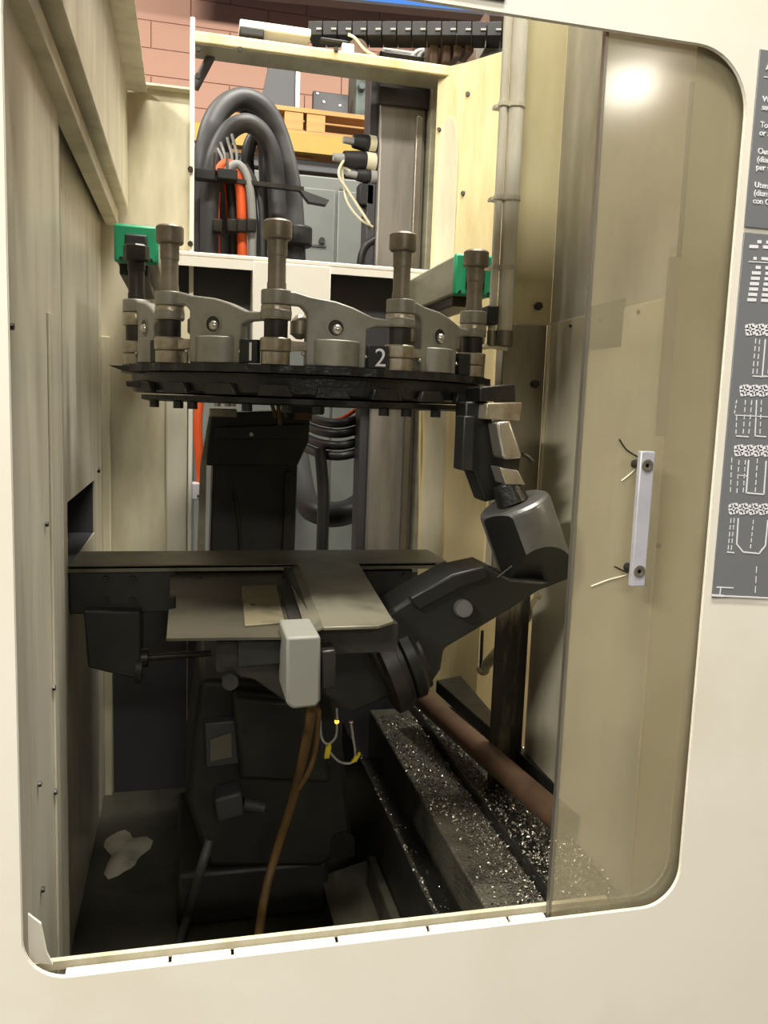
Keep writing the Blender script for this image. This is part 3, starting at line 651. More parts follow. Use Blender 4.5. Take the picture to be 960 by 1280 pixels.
a, b = P(246, 220, Y=1.45), P(400, 246, Y=1.40)
a2 = P(380, 236, Y=1.45)
build(MB().extr([a + Vector((0, 0, -.006)), a2 + Vector((0, 0, -.006)), a2 + Vector((0, 0, .006)), a + Vector((0, 0, .006))], (0, .02, 0)), 'rail', 'dark_steel', cb_)
build(MB().extr([P(374, 236, Y=1.45), P(412, 250, Y=1.45), P(408, 256, Y=1.45), P(386, 252, Y=1.45)], (0, .03, 0)), 'bracket_tip', 'dark_panel', cb_)
for px in (256, 284):
    p = P(px, 219, Y=1.44); build(B(p.x - .028, p.x + .028, 1.425, 1.46, p.z - .014, p.z + .014), 'clamp_block', 'rubber', cb_, bevel=.003)
for px in (268, 284, 268): p = P(px, 205, Y=1.44); build(MB().cyl(p - Vector((0, 0, .03)), p + Vector((0, 0, .03)), .004, n=8), 'threaded_rod', 'grey_steel', cb_)
cb2 = thing('hose_clamp', 'row of dark pipe clamps across the orange and grey cables', 'clamp', P(300, 282, Y=1.44))
for px in (272, 290, 302, 314): p = P(px, 282, Y=1.44); build(B(p.x - .014, p.x + .014, 1.43, 1.475, p.z - .018, p.z + .018), 'clamp', 'dark_steel', cb2, bevel=.004)
p = P(372, 296, Y=1.62)
tag(build(MB().cyl(p - Vector((0, 0, .03)), p + Vector((0, 0, .03)), .045, n=20), 'hose_coupling', 'hose_black', bevel=.006), 'black coupling collar at the foot of the tall conduit loop', 'coupling')

# things above the header beam
Yh = 1.40
dc = thing('cable_carrier', 'black plastic cable carrier chain lying along the top of the machine', 'cable chain', P(510, 50, Y=Yh))
ka = P(396, 41, Y=Yh); kb = None
for k in range(300):
    q_ = P(636, 42, Y=Yh - .6 + k*.004)
    if kb is None or abs(q_.z - ka.z) < abs(kb.z - ka.z): kb = q_
kd = kb - ka; kang = math.atan2(kd.y, kd.x); kn = max(10, round(kd.length / .041)); kst = kd.length / kn
lk0 = build(B(-kst*.47, kst*.47, -.03, .05, -.018, .018), 'carrier_link', 'rubber', dc, bevel=.0015, org=(0, 0, 0))
sl0 = build(B(kst*.1, kst*.45, -.034, -.03, -.006, -.001), 'link_slot', 'cable_grey', dc, org=(0, 0, 0))
for k in range(kn + 1):
    c = ka + kd * (k / kn)
    for o0 in (lk0, sl0):
        if k == 0: o0.location = c - ORG[dc.name]; o0.rotation_euler = (0, 0, kang)
        else: dup(o0, c, dc, (0, 0, kang))
a, b = P(299, 29, Y=Yh), P(387, 52, Y=Yh)
bb = thing('valve_box', 'cream oblong box on dark foot at the left end of the cable carrier', 'box', ((a.x + b.x)/2, Yh, b.z))
build(B(a.x, b.x, Yh - .03, Yh + .05, b.z, a.z), 'housing', 'cream_paint', bb, bevel=.004)
build(B(a.x, a.x + .065, Yh - .035, Yh + .05, b.z - .02, b.z + .002), 'foot', 'rubber', bb, bevel=.004)
a, b = P(400, 50, Y=Yh - .05), P(447, 62, Y=Yh - .05)
ec = thing('carrier_end', 'dark curved end bracket under the cable carrier with a cream tab', 'bracket', (b.x, Yh - .05, b.z - .03))
build(B(a.x, b.x, Yh - .06, Yh - .03, b.z + .008, a.z + .006), 'arm', 'rubber', ec, bevel=.006)
build(MB().cyl((b.x, Yh - .06, b.z), (b.x, Yh - .03, b.z), .026, n=18), 'curl', 'brown_metal', ec)
build(B(b.x - .045, b.x - .012, Yh - .062, Yh - .04, b.z - .03, b.z + .008), 'tab', 'cream_paint', ec, bevel=.002)
hose('air_line', 'thin cream air line curling down from the carrier end', 'cable', [(435, 43), (444, 48), (456, 62), (470, 70)], .004, 'cable_white', Yh - .06)
cc = thing('connector_rack', 'brown upright connector fins clustered beside the yellowed panel', 'connector', P(560, 84, Y=1.36))
for k, px in enumerate((540, 556, 569, 584)):
    p = P(px, 62, Y=1.36 - k*.01)
    build(B(p.x - .012, p.x + .010, p.y - .03, p.y + .04, p.z - .055 + .012*k, p.z + .03), 'fin', 'brown_metal', cc, bevel=.003)
p = P(562, 66, Y=1.40); build(B(p.x - .06, p.x + .08, 1.40, 1.43, p.z - .05, p.z + .02), 'back_plate', 'brown_metal', cc)
p = P(590, 55, Y=1.44); build(B(p.x - .05, p.x + .08, 1.44, 1.5, p.z - .1, p.z + .015), 'grey_plate', 'column_steel', cc)
for k in range(2):
    hose('coiled_pipe', ('larger' if k == 0 else 'smaller') + ' bright bent pipe left of the brown connector fins', 'pipe', [(512 + k*8, 82), (518 + k*7, 68), (530 + k*4, 63), (538 + k*2, 66)], .008, 'cable_grey', 1.42)
tag(build(MB().extr([P(602, 24, Y=1.45), P(600, 32, Y=1.45), P(612, 32, Y=1.45), P(612, 20, Y=1.45), P(607, 16, Y=1.45)], (0, .02, 0)), 'lifting_lug', 'rust_pipe'), 'small rusty lifting lug on top of the cable carrier', 'lug')
tag(build(MB().extr([P(616, 65, Y=1.3), P(600, 72, Y=1.3), P(612, 50, Y=1.3), P(640, 30, Y=1.3), P(640, 62, Y=1.3)], (0, .02, 0)), 'grey_gusset', 'cabinet_grey'), 'grey sheet gusset between the cable carrier and the pale tubes', 'gusset')
zz = P(345, 60, Y=YB + .05).z
for k, px in enumerate((260, 520)):
    p = P(px, 44 if k == 0 else 73, Y=YB + .03); p.z = zt_ + .0045
    tag(build(MB().extr([p + Vector(v) for v in ((-.03, 0, -.004), (.05, 0, -.004), (.045, 0, .001), (.0, 0, .004), (-.025, 0, .001))], (0, .04, 0)), 'plaster_crumb', 'cream_paint'), 'crumbled cream sealant on the header beam, %s end' % ('left' if k == 0 else 'right'), 'sealant')

# lower part of back opening: drive housing, coils
Yd = 1.12
dh = thing('drive_housing', 'black drive housing with a sloped hood under the sprocket', 'housing', P(320, 690, Y=Yd))
def poly(px_pts, Y): return [P(x, y, Y=Y) for x, y in px_pts]
build(MB().extr(poly([(266, 580), (372, 580), (368, 705), (262, 705)], Yd + .03), (0, .16, 0)), 'body', 'black_machine', dh, bevel=.004)
hood = poly([(264, 516), (388, 512), (386, 552), (372, 582), (258, 582), (260, 550)], Yd)
build(MB().extr(hood, (0, .16, 0)), 'hood', 'black_machine', dh, bevel=.004)
build(MB().extr(poly([(270, 534), (382, 530), (382, 548), (268, 550)], Yd - .012), (0, .012, 0)), 'hood_plate', 'oily_black', dh, bevel=.002)
build(MB().extr(poly([(258, 584), (265, 516), (262, 516), (250, 584), (246, 705), (256, 705)], Yd + .02), (0, .02, 0)), 'side_strut', 'bar_paint', dh)
build(MB().extr(poly([(358, 590), (366, 590), (362, 705), (352, 705)], Yd + .0), (0, .03, 0)), 'edge_bar', 'dark_steel', dh, bevel=.002)
build(MB().tube([P(292, 612, Y=Yd + .02), P(298, 650, Y=Yd + .02), P(300, 690, Y=Yd + .02)], .004, 8), 'hose', 'dark_steel', dh)
p = P(314, 543, Y=Yd - .014); bolt(p, (0, -1, 0), dh, .006, .005, 'bright_steel')
bt = thing('bright_bracket', 'small shiny bolted bracket under the left of the sprocket', 'bracket', P(280, 520, Y=1.08))
a, b = P(262, 506, Y=1.08), P(296, 522, Y=1.08)
build(B(a.x, b.x, 1.08, 1.14, b.z, a.z - .008), 'block', 'collar_steel', bt, bevel=.003)
for px in (272, 284, 291): p = P(px, 508, Y=1.1); build(MB().cyl(p, p + Vector((0, 0, .014)), .008, n=8), 'nut', 'bright_steel', bt)
for k, (xa, xb) in enumerate(((336, 344), (348, 350), (364, 358))):
    hose('terminal_wire', 'short dull yellow wire under the sprocket hub, %s of three' % ('left', 'middle', 'right')[k], 'wire', [(xa, 495), (xb - 2, 512), (xb, 532 if k == 1 else 522)], .005, 'hose_brown', 1.06)
p = P(380, 520, Y=1.09); tag(build(B(p.x - .025, p.x + .02, 1.08, 1.11, p.z - .01, p.z + .01), 'warning_tag', 'hose_brown', bevel=.003), 'small dull yellow tag on the hood top', 'tag')
p = P(366, 500, Y=1.1); tag(build(B(p.x - .03, p.x + .08, 1.08, 1.2, p.z - .035, p.z + .04), 'motor_block', 'black_machine', bevel=.006), 'black motor block between the hood and the sprocket', 'motor')
for k, (yy, dx) in enumerate(((527, 0), (540, 6), (555, 2), (568, -2))):
    hose('coiled_hose', 'black coiled hose beside the hood, %s of four turns' % ('top', 'second', 'third', 'lowest')[k], 'hose', [(382, yy - 8, 1.75), (400, yy - 1, 1.6), (425, yy + 2, 1.52), (450, yy - 4, 1.55), (480, yy - 16, 1.7)], .0145, 'hose_black', 1.5)
hose('orange_cable', 'orange cable crossing above the black hose coil', 'cable', [(402, 526), (425, 524), (445, 512), (462, 500)], .007, 'cable_orange', 1.62)
hose('thick_hose', 'very thick black hose sagging across the cabinet below the coil', 'hose', [(372, 570, 2.27), (382, 625, 1.9), (405, 642, 1.75), (435, 640, 1.75), (462, 622, 1.85), (490, 600, 2.27)], .044, 'hose_black', 1.7)
hose('hanging_strap', 'black vertical strap hanging over the thick hose', 'strap', [(400, 560), (404, 620), (402, 700)], .019, 'hose_black', 1.55)
hose('orange_cable', 'orange cable pair hanging down left of the drive housing', 'cable', [(250, 495, 1.36), (247, 530, 1.35), (249, 570, 1.34), (252, 605, 1.335)], .013, 'cable_orange', 1.35)
a, b = P(240, 604, Y=1.307), P(257, 625, Y=1.307)
lb = thing('terminal_box', 'small white labelled terminal box left of the drive housing', 'box', ((a.x+b.x)/2, 1.307, b.z))
build(B(a.x - .03, b.x, 1.3065, 1.36, b.z, a.z), 'box', 'print_white', lb, bevel=.003)
p = P(250, 620, Y=1.306); build(B(p.x - .008, p.x + .014, 1.3045, 1.3065, p.z - .004, p.z + .003), 'printed_mark', 'dark_panel', lb)

# ================================================================== TRAY
TZ = 1.18
def T(px, py, z=TZ): return P(px, py, Z=z)
tr_ = thing('tool_tray', 'dark steel T-shaped tray of folded plates across the chamber', 'tray', (.2, .5, TZ - .05))
bx0, bx1 = T(92, 690), T(540, 690)
y0b, y1b = T(300, 706).y, T(300, 688).y
build(MB().extr([(XL + .002, y0b, TZ), (bx1.x - .03, y0b, TZ), (bx1.x, y0b + .02, TZ), (bx1.x, y1b, TZ), (XL + .002, y1b, TZ)], (0, 0, -.006)), 'rear_plate', 'tray_steel', tr_, bevel=.001)
build(B(XL + .002, bx1.x - .02, y0b, y0b + .005, TZ - .012, TZ - .0), 'rear_lip', 'tray_steel', tr_)
q0, q1, q2, q3 = T(372, 704), T(448, 704), T(492, 776), T(404, 784)
q2b = T(474, 782)
build(MB().extr([q0, q1, q2, q2b, q3], (0, 0, -.005)), 'arm_plate', 'tray_steel', tr_, bevel=.001)
e0, e1 = T(356, 706, TZ - .012), T(384, 792, TZ - .012)
build(MB().extr([q0, q3, e1, e0], (0, 0, -.003)), 'arm_flange', 'tray_steel', tr_)
build(B(q0.x - .03, q1.x - .03, q3.y + .03, y1b, TZ - .05, TZ - .006), 'arm_core', 'dark_steel', tr_)
zs = TZ - .02
sh = [T(213, 714, zs), T(366, 712, zs), T(386, 796, zs), T(208, 798, zs), T(211, 762, zs), T(220, 760, zs), T(220, 744, zs), T(212, 744, zs)]
build(MB().extr(sh, (0, 0, -.004)), 'sheet', 'tray_sheet', tr_)
fr_ = [T(302, 733, zs + .003), T(345, 731, zs + .003), T(356, 778, zs + .003), T(306, 782, zs + .003)]
build(MB().extr(fr_, (0, 0, -.003)), 'worn_patch', 'worn', tr_, bevel=.0005)
build(MB().extr([T(350, 731, zs + .004), T(364, 730, zs + .004), T(382, 790, zs + .004), T(366, 792, zs + .004)], (0, 0, -.004)), 'slide_rail', 'dark_steel', tr_)
for px, py in ((250, 722), (352, 722), (316, 758), (372, 756), (384, 780), (362, 735)): bolt(T(px, py, zs), (0, 0, 1), tr_, .005, .004)
# left mounting block below rear plate
lbk = thing('mounting_block', 'black mounting block with bolt holes under the left end of the tray', 'block', (-.14, y0b + .04, 1.05))
a, b = P(112, 712, Y=y0b + .03), P(220, 762, Y=y0b + .03)
build(B(XL + .002, b.x, y0b + .01, y0b + .07, b.z, TZ - .007), 'block', 'black_machine', lbk, bevel=.003)
for px, py in ((166, 724), (166, 750), (132, 724), (132, 750)): bolt(P(px, py, Y=y0b + .009), (0, -1, 0), lbk, .007, .004, 'oily_black')
mt = thing('actuator', 'black actuator with plunger rod under the left end of the tray', 'actuator', P(150, 840, Y=y0b + .02))
build(MB().extr(poly([(104, 764), (176, 764), (176, 846), (164, 848), (110, 835)], y0b - .02), (0, .1, 0)), 'body', 'black_machine', mt, bevel=.004)
a = P(172, 822, Y=y0b + .0); b = P(186, 822, Y=y0b)
build(MB().cyl(a, b, .018, n=18), 'collar', 'dark_steel', mt, bevel=.002)
build(MB().cyl(P(170, 835, Y=y0b), P(178, 835, Y=y0b), .03, n=18), 'flange', 'black_machine', mt)
build(MB().cyl(b, P(264, 816, Y=y0b), .0065, n=12), 'rod', 'dark_steel', mt)
rb = thing('right_bracket', 'black bolted bracket under the right end of the tray', 'bracket', P(490, 745, Y=y0b + .03))
build(MB().extr(poly([(436, 712), (516, 712), (516, 748), (470, 760), (450, 740)], y0b + .02), (0, .05, 0)), 'plate', 'black_machine', rb, bevel=.003)
for px, py in ((506, 719), (504, 741), (461, 719)): bolt(P(px, py, Y=y0b + .019), (0, -1, 0), rb, .006, .004, 'dark_steel')
build(MB().lathe(P(486, 758, Y=y0b), [(.034, 0), (.034, .03), (.02, .034)], 20, (0, -1, 0)), 'hub', 'dark_steel', rb)
# front grey block and bracket
yf = T(390, 797).y + .015
fb = thing('bracket_block', 'light grey chamfered block at the front of the tray', 'block', P(380, 885, Y=yf))
pts = poly([(358, 797), (401, 795), (401, 876), (396, 884), (366, 887), (358, 880)], yf)
build(MB().extr(pts, (0, .10, 0)), 'block', 'block_grey', fb, bevel=.004)
build(MB().extr(poly([(402, 814), (420, 812), (420, 860), (402, 862)], yf + .03), (0, .05, 0)), 'side_block', 'dark_steel', fb, bevel=.003)
build(MB().extr(poly([(270, 800), (358, 800), (358, 878), (318, 850), (270, 840)], yf + .1), (0, .02, 0)), 'web_plate', 'dark_steel', fb, bevel=.003)
build(MB().extr(poly([(298, 800), (354, 800), (354, 830), (298, 834)], yf + .085), (0, .012, 0)), 'cover_plate', 'black_machine', fb, bevel=.002)
p = P(287, 848, Y=yf + .098); build(MB().cyl(p, p + Vector((0, -.02, 0)), .012, n=14), 'roller', 'oily_black', fb)

# ================================================================== SWING ARM
Ya = .36
sa = thing('swing_arm', 'black swing arm with grey cylindrical head reaching up to the right', 'robot arm', P(490, 870, Y=Ya))
arm = poly([(452, 800), (470, 775), (512, 748), (566, 718), (612, 708), (640, 722), (692, 728), (640, 762), (600, 786), (556, 812), (552, 838), (536, 862), (512, 868), (480, 850)], Ya - .01)
build(MB().extr(arm, (0, .10, 0)), 'arm', 'arm_dark', sa, bevel=.008)
build(MB().extr(poly([(512, 748), (566, 718), (606, 708), (612, 722), (580, 734), (524, 764)], Ya - .022), (0, .02, 0)), 'top_casting', 'arm_dark', sa, bevel=.004)
p = P(578, 760, Y=Ya - .012); d = Vector((-.1, -1, .12)).normalized()
build(MB().lathe(p, [(.0165, 0), (.0165, .012), (.0145, .016)], 22, d), 'cap', 'head_grey', sa)
# pivot flanges: discs on the arm axis
ax = (P(640, 735, Y=Ya + .06) - P(480, 828, Y=Ya - .02)).normalized(); ax = (ax + Vector((0, -.25, 0))).normalized()
pc = P(486, 828, Y=Ya + .05)
build(MB().lathe(pc, [(.085, -.022), (.092, -.018), (.092, .006), (.086, .008), (.086, .016), (.072, .018), (.072, .055)], 40, ax), 'pivot_flange', 'dark_steel', sa)
build(MB().lathe(pc + ax*.02, [(.078, 0), (.082, .003), (.082, .02), (.06, .04)], 40, ax), 'pivot_ring', 'arm_dark', sa)
build(MB().extr(poly([(402, 800), (462, 784), (470, 800), (500, 866), (440, 892), (404, 870)], Ya + .05), (0, .14, 0)), 'gearbox', 'black_machine', sa, bevel=.006)
p = P(446, 812, Y=Ya + .048); bolt(p, (0, -1, 0), sa, .006, .004, 'bright_steel')
for px, py in ((422, 790), (446, 786), (416, 842)): bolt(P(px, py, Y=Ya + .048), (0, -1, 0), sa, .007, .004, 'oily_black')
# head: tilted cylinder over a dark wedge
hb0 = P(668, 704, Y=Ya + .02); ht0 = P(641, 628, Y=Ya + .02)
hax = (ht0 - hb0).normalized()
hl = (ht0 - hb0).length
hax = (hax + Vector((0, -.02, 0))).normalized()
MATS_CUT = 'arm_dark'
bmh = bmesh.new(); axl = hax
lathe_ = MB().lathe(hb0 - axl*.06, [(.066, 0), (.066, hl + .050), (.0635, hl + .056), (.057, hl + .060)], 56, axl)
vl_ = [bmh.verts.new(v) for v in lathe_.v]
for f in lathe_.f: bmh.faces.new([vl_[i_] for i_ in f])
bmesh.ops.recalc_face_normals(bmh, faces=bmh.faces[:])
def cut(bm, p0, p1, p2, outside):
    nrm_ = (p1 - p0).cross(p2 - p0).normalized()
    if nrm_.dot(outside - p0) < 0: nrm_ = -nrm_
    r = bmesh.ops.bisect_plane(bm, geom=bm.verts[:] + bm.edges[:] + bm.faces[:], dist=1e-5, plane_co=p0, plane_no=nrm_, clear_outer=True)
    ed = [g_ for g_ in r['geom_cut'] if isinstance(g_, bmesh.types.BMEdge)]
    fr2 = bmesh.ops.edgeloop_fill(bm, edges=ed)
    for f in fr2['faces']: f.material_index = 1
K = P(660, 690, Y=Ya - .045)
cut(bmh, K, P(704, 707, Y=Ya + .0), P(632, 748, Y=Ya + .04), K + Vector((0, -.3, -.5)))
cut(bmh, K, P(611, 646, Y=Ya + .0), P(617, 738, Y=Ya + .045), K + Vector((-.5, -.3, -.3)))
ho = finish(bmh, 'head', 'head_grey', sa, smooth=30)
ho.data.materials.append(MATS['arm_dark'])
mk = MB(); a, b = P(622, 722, Y=Ya - .0115), P(640, 708, Y=Ya - .0265); mk.extr([a, b, b + Vector((0, 0, .0015)), a + Vector((0, 0, .0015))], (0, .002, 0)); build(mk, 'scribe_mark', 'head_grey', sa)
a, b = ht0 - hax*.004, P(632, 604, Y=Ya + .03)
build(MB().cyl(a, b, .03, .026, n=20), 'neck', 'oily_black', sa)
# gripper finger bars above the head
gr = thing('gripper', 'dark gripper body with two bright steel jaw bars above the arm head', 'gripper', P(628, 610, Y=Ya + .06))
build(MB().extr(poly([(582, 502), (612, 502), (622, 560), (646, 612), (630, 622), (606, 628), (592, 590), (580, 588)], Ya + .06), (0, .06, 0)), 'body', 'arm_dark', gr, bevel=.004)
build(MB().extr(poly([(580, 520), (594, 520), (592, 590), (577, 588)], Ya + .045), (0, .05, 0)), 'side_pad', 'black_machine', gr, bevel=.003)
build(MB().extr(poly([(609, 504), (653, 503), (650, 527), (607, 524)], Ya + .02), (0, .08, 0)), 'top_block', 'collar_steel', gr, bevel=.002)
build(MB().extr(poly([(621, 528), (638, 526), (652, 568), (652, 573), (632, 575), (628, 570)], Ya + .0), (0, .05, 0)), 'jaw_bar', 'bright_steel', gr, bevel=.004)
build(MB().extr(poly([(625, 584), (648, 588), (657, 606), (632, 606)], Ya + .0), (0, .05, 0)), 'jaw_bar', 'bright_steel', gr, bevel=.002)
build(MB().extr(poly([(630, 574), (650, 573), (648, 590), (628, 588)], Ya + .015), (0, .04, 0)), 'jaw_gap', 'oily_black', gr)
build(MB().extr(poly([(600, 484), (644, 480), (645, 502), (600, 502)], Ya + .03), (0, .08, 0)), 'mount_block', 'oily_black', gr, bevel=.002)
build(MB().tube([P(653, 568, Y=Ya+.02), P(660, 571, Y=Ya+.02), P(666, 578, Y=Ya+.02)], .004, 8), 'set_screw', 'dark_steel', gr)

# strut on the back wall
st = thing('door_strut', 'pale rusty strut sloping down the stained wall under the arm', 'strut', P(606, 838, Y=YS - .02))
a, b = P(604, 836, Y=.85), P(681, 742, Y=YS - .03)
build(MB().cyl(a, b, .013, .014, n=12), 'tube', 'strut_pale', st)
build(MB().sphere(a, .017), 'joint', 'strut_pale', st); build(MB().sphere(b, .018), 'joint', 'strut_pale', st)
build(MB().cyl(b + Vector((.01, .0, .0)), b + Vector((.03, .03, -.02)), .016, n=10), 'pivot', 'oily_black', st)
hose('door_chain', 'thin dark rod hanging down the cream wall from the arm to the strut foot', 'rod', [(603, 788), (602, 812), (601, 834)], .004, 'oily_black', .84)
hose('white_conduit', 'thin cream conduit running down beside the column to the tray end', 'conduit', [(530, 500), (531, 560), (531, 620), (530, 700), (524, 755)], .007, 'cream_yellow', 1.30)
hose('white_conduit', 'thin cream conduit just left of the other one by the column', 'conduit', [(526, 500), (525, 560), (525, 640), (523, 700)], .004, 'cream_yellow', 1.303)

# ================================================================== LOWER MACHINE BODY
Yl = .62
lm = thing('drive_unit', 'large dark drive unit casting filling the lower chamber', 'drive unit', P(380, 1120, Y=Yl))
build(MB().extr(poly([(250, 850), (415, 850), (425, 900), (440, 1030), (440, 1062), (400, 1085), (260, 1085), (232, 1000), (244, 900)], Yl), (0, .40, 0)), 'casting', 'black_machine', lm, bevel=.012)
build(MB().extr(poly([(290, 870), (400, 880), (415, 980), (300, 975)], Yl - .05), (0, .05, 0)), 'front_boss', 'black_machine', lm, bevel=.01)
build(MB().extr(poly([(256, 905), (300, 900), (300, 955), (258, 960)], Yl - .03), (0, .03, 0)), 'motor_plate', 'dark_panel', lm, bevel=.003)
build(MB().extr(poly([(263, 925), (289, 916), (290, 946), (263, 952)], Yl - .034), (0, .004, 0)), 'data_plate', 'tray_steel', lm)
build(MB().extr(poly([(268, 1000), (302, 990), (306, 1020), (272, 1030)], Yl - .06), (0, .06, 0)), 'cable_gland', 'dark_panel', lm, bevel=.006)
a, b = P(304, 1005, Y=Yl - .03), P(330, 1010, Y=Yl - .03)
build(MB().cyl(a, b, .014, .011, n=14), 'gland_nut', 'dark_panel', lm)
p = P(428, 1060, Y=Yl - .001); ar2 = [p + Vector((.026*math.cos(math.pi*k/10), 0, .026*math.sin(math.pi*k/10) + .012)) for k in range(11)] + [p + Vector((-.026, 0, -.02)), p + Vector((.026, 0, -.02))]
build(MB().extr(ar2, (0, -.004, 0)), 'arched_port', 'oily_black', lm)
build(B(-.02, .30, Yl + .02, Yl + .4, .402, P(380, 1085, Y=Yl).z), 'plinth', 'black_machine', lm, bevel=.01)
hose('drain_hose', 'brown rubber hose hanging from the tray block to the sump', 'hose', [(390, 886, .30), (384, 920, .34), (376, 960, .40), (366, 1000, .45), (350, 1050, .48), (334, 1105, .46), (326, 1150, .40), (320, 1200, .32)], .0085, 'hose_brown', .4)
hose('drain_hose', 'short brown hose branch joining the longer brown hose', 'hose', [(398, 888, .31), (395, 930, .36), (388, 960, .39), (374, 985, .42)], .005, 'hose_brown', .4)
hose('drain_hose', 'dull grey hose lying down to the sump left of the brown hose', 'hose', [(262, 1050, .50), (250, 1090, .49), (236, 1140, P(236, 1140, Z=.44).y), (222, 1185, P(222, 1185, Z=.412).y), (214, 1215, P(214, 1215, Z=.409).y)], .009, 'hose_grey', .4)
# sensor wires with yellow tags and a glowing lamp
hose('sensor_wire', 'thin grey wire looping through the yellow plugs below the arm', 'wire', [(400, 900), (402, 922), (410, 930), (420, 920), (421, 896), (421, 885)], .0022, 'cable_grey', .42)
hose('sensor_wire', 'thin grey wire sagging between the two yellow plugs', 'wire', [(412, 940), (424, 952), (438, 954), (444, 945), (441, 920), (439, 905)], .0022, 'cable_grey', .42)
for k, (px, py, rot, nm) in enumerate(((410, 941, .15, 'upright yellow plug on the left of the wire loop'), (445, 949, .5, 'tilted yellow plug on the right of the wire loop'))):
    p = P(px, py, Y=.415); t = thing('wire_plug', nm, 'plug', p - Vector((0, 0, .012)))
    w_, h_ = (.005, .012) if k == 0 else (.006, .008)
    vx = Vector((math.cos(rot), 0, math.sin(rot)*.4)); vz = Vector((math.sin(rot), 0, math.cos(rot)))
    build(MB().extr([p - vx*w_ - vz*h_, p + vx*w_ - vz*h_, p + vx*w_ + vz*h_, p - vx*w_ + vz*h_], (0, .008, 0)), 'plug_body', 'yellow_tag', t, bevel=.0015)
    build(MB().cyl(p + vz*h_, p + vz*(h_ + .006), .003, n=8), 'plug_neck', 'yellow_tag', t)
p = P(421, 902, Y=.42); lp = thing('indicator_lamp', 'tiny orange lit indicator lamp hanging on the wire', 'lamp', p - Vector((0, 0, .005)))
build(MB().sphere(p, .0042), 'bulb', 'led', lp); build(MB().cyl(p + Vector((0, 0, .003)), p + Vector((0, 0, .012)), .003, n=10), 'socket', 'bright_steel', lp)
p = P(439, 903, Y=.42); tag(build(MB().sphere(p, .004), 'wire_joint', 'bright_steel'), 'tiny bright solder joint at the end of the sagging wire', 'joint')

# ================================================================== CHIP TROUGH AND RAILS (right)
RZ = .68
def F(px, py, z=RZ): return P(px, py, Z=z)
ct = thing('chip_conveyor', 'dark stepped chip conveyor bed with rails running to the back', 'conveyor', (.55, .6, .42))
build(B(.375, .395, .05, .60, .42, RZ - .13), 'side_skirt', 'pan_floor', ct, bevel=.004)
build(B(.395, .405, .05, 1.02, .42, RZ), 'trough_rim', 'oily_black', ct, bevel=.002)
build(B(.405, .485, .05, 1.02, .42, RZ - .10), 'trough_floor', 'oily_black', ct)
build(B(.485, .595, .05, 1.10, .42, RZ), 'bed_step', 'chip_bed', ct, bevel=.004)
build(B(.595, .640, .05, 1.10, .42, RZ + .022), 'rail', 'oily_black', ct, bevel=.004)
build(B(.640, .72, .05, .58, .42, RZ + .01), 'outer_step', 'chip_bed', ct, bevel=.004)
build(B(.640, .79, .62, 1.10, .42, RZ + .01), 'outer_step', 'chip_bed', ct, bevel=.004)
tag(build(MB().cyl(P(520, 866, Z=RZ + .095), P(702, 1026, Z=RZ + .075), .026, n=22), 'coolant_pipe', 'rust_pipe'), 'rust brown coolant pipe slanting across the chip conveyor', 'pipe')
a, b = P(545, 850, Z=RZ + .1), P(705, 990, Z=RZ + .08)
dk = (b - a)
tag(build(MB().extr([a, a + Vector((.08, .03, .0)), b + Vector((.0, .10, .0)), b], (0, 0, -.035)), 'deflector', 'oily_black', bevel=.003), 'black sloping deflector strip behind the brown pipe', 'deflector')
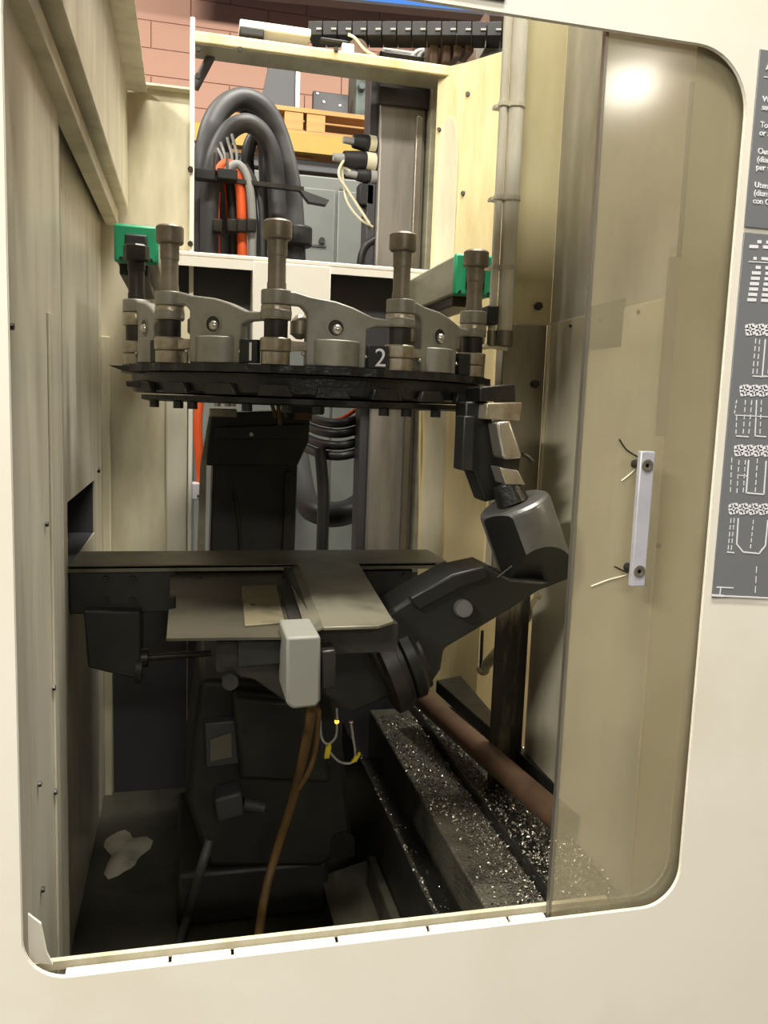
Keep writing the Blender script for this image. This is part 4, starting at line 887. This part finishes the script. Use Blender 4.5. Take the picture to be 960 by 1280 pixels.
# swarf: uncountable bright chips
cv = []; cf = []
def chip(x, y, z):
    s = random.uniform(.0011, .0036); n0 = len(cv)
    a1 = random.uniform(0, 6.28); tl = random.uniform(-.7, .7)
    ux = Vector((math.cos(a1), math.sin(a1), tl)) * s; uy = Vector((-math.sin(a1), math.cos(a1), random.uniform(-.8, .8))) * s * .5
    c = Vector((x, y, z + s * .5))
    cv.extend([c - ux - uy, c + ux - uy, c + ux*.8 + uy + Vector((0, 0, s*.5)), c - ux*.9 + uy + Vector((0, 0, s*.3)), c + Vector((0, 0, s*.8))])
    cf.extend([(n0, n0+1, n0+4), (n0+1, n0+2, n0+4), (n0+2, n0+3, n0+4), (n0+3, n0, n0+4), (n0, n0+3, n0+2, n0+1)])
for k in range(3000):
    y = .05 + 1.0 * random.random() ** 1.2; x = random.gauss(.57, .035) if y < .5 else random.uniform(.487, .594)
    if .487 < x < .594: chip(x, y, RZ)
for k in range(1000): chip(random.uniform(.597, .638), random.uniform(.05, 1.05), RZ + .022)
for k in range(1800): chip(random.uniform(.643, .718), random.uniform(.06, .57), RZ + .01 + random.uniform(0, .012))
for k in range(1800): chip(random.uniform(.645, .785), random.uniform(.64, 1.05), RZ + .01 + random.uniform(0, .012))
for k in range(110): chip(random.uniform(.396, .404), random.uniform(.05, 1.0), RZ)
for k in range(160): chip(random.uniform(.41, .48), random.uniform(.05, 1.0), RZ - .10)
mbk = MB(); mbk.v = cv; mbk.f = cf
o = build(mbk, 'metal_swarf', 'chip_metal', smooth=0); o['kind'] = 'stuff'; tag(o, 'glittering metal chips strewn over the conveyor bed and rails', 'swarf')
# low pale mound painted as a pool of light on the pan floor
p = P(156, 1064, Z=.40)
rs = MB(); vs_ = [Vector((p.x, p.y, .418))]; N = 22
for rr_, zz_ in ((.45, .415), (.8, .408), (1.0, .4005)):
    for k in range(N):
        an = 2*math.pi*k/N; rad_ = (.055 + .014*math.sin(3*an + 1) + .008*math.sin(5*an)) * rr_
        vs_.append(Vector((p.x + rad_*math.cos(an)*.9, p.y + rad_*math.sin(an)*1.8, zz_)))
fs_ = [(0, 1 + k, 1 + (k+1) % N) for k in range(N)]
for r_i in range(2):
    for k in range(N): fs_.append((1 + r_i*N + k, 1 + (r_i+1)*N + k, 1 + (r_i+1)*N + (k+1) % N, 1 + r_i*N + (k+1) % N))
rs.add(vs_, fs_)
tag(build(rs, 'painted_light_pool', 'light_pool', smooth=80), 'pale painted pool of light on the pan floor at left', 'light_pool')
# sump plate at the bottom
sp_ = thing('sump_cover', 'dull sheet cover sloping on the sump floor beside the trough', 'cover', P(460, 1150, Z=.402))
build(MB().extr([P(402, 1095, Z=.47), P(474, 1070, Z=.50), P(518, 1165, Z=.50), P(425, 1185, Z=.47)], (0, 0, -.006)), 'sheet', 'tray_steel', sp_)
build(B(.22, .29, .10, .22, .401, .462), 'foot', 'oily_black', sp_)
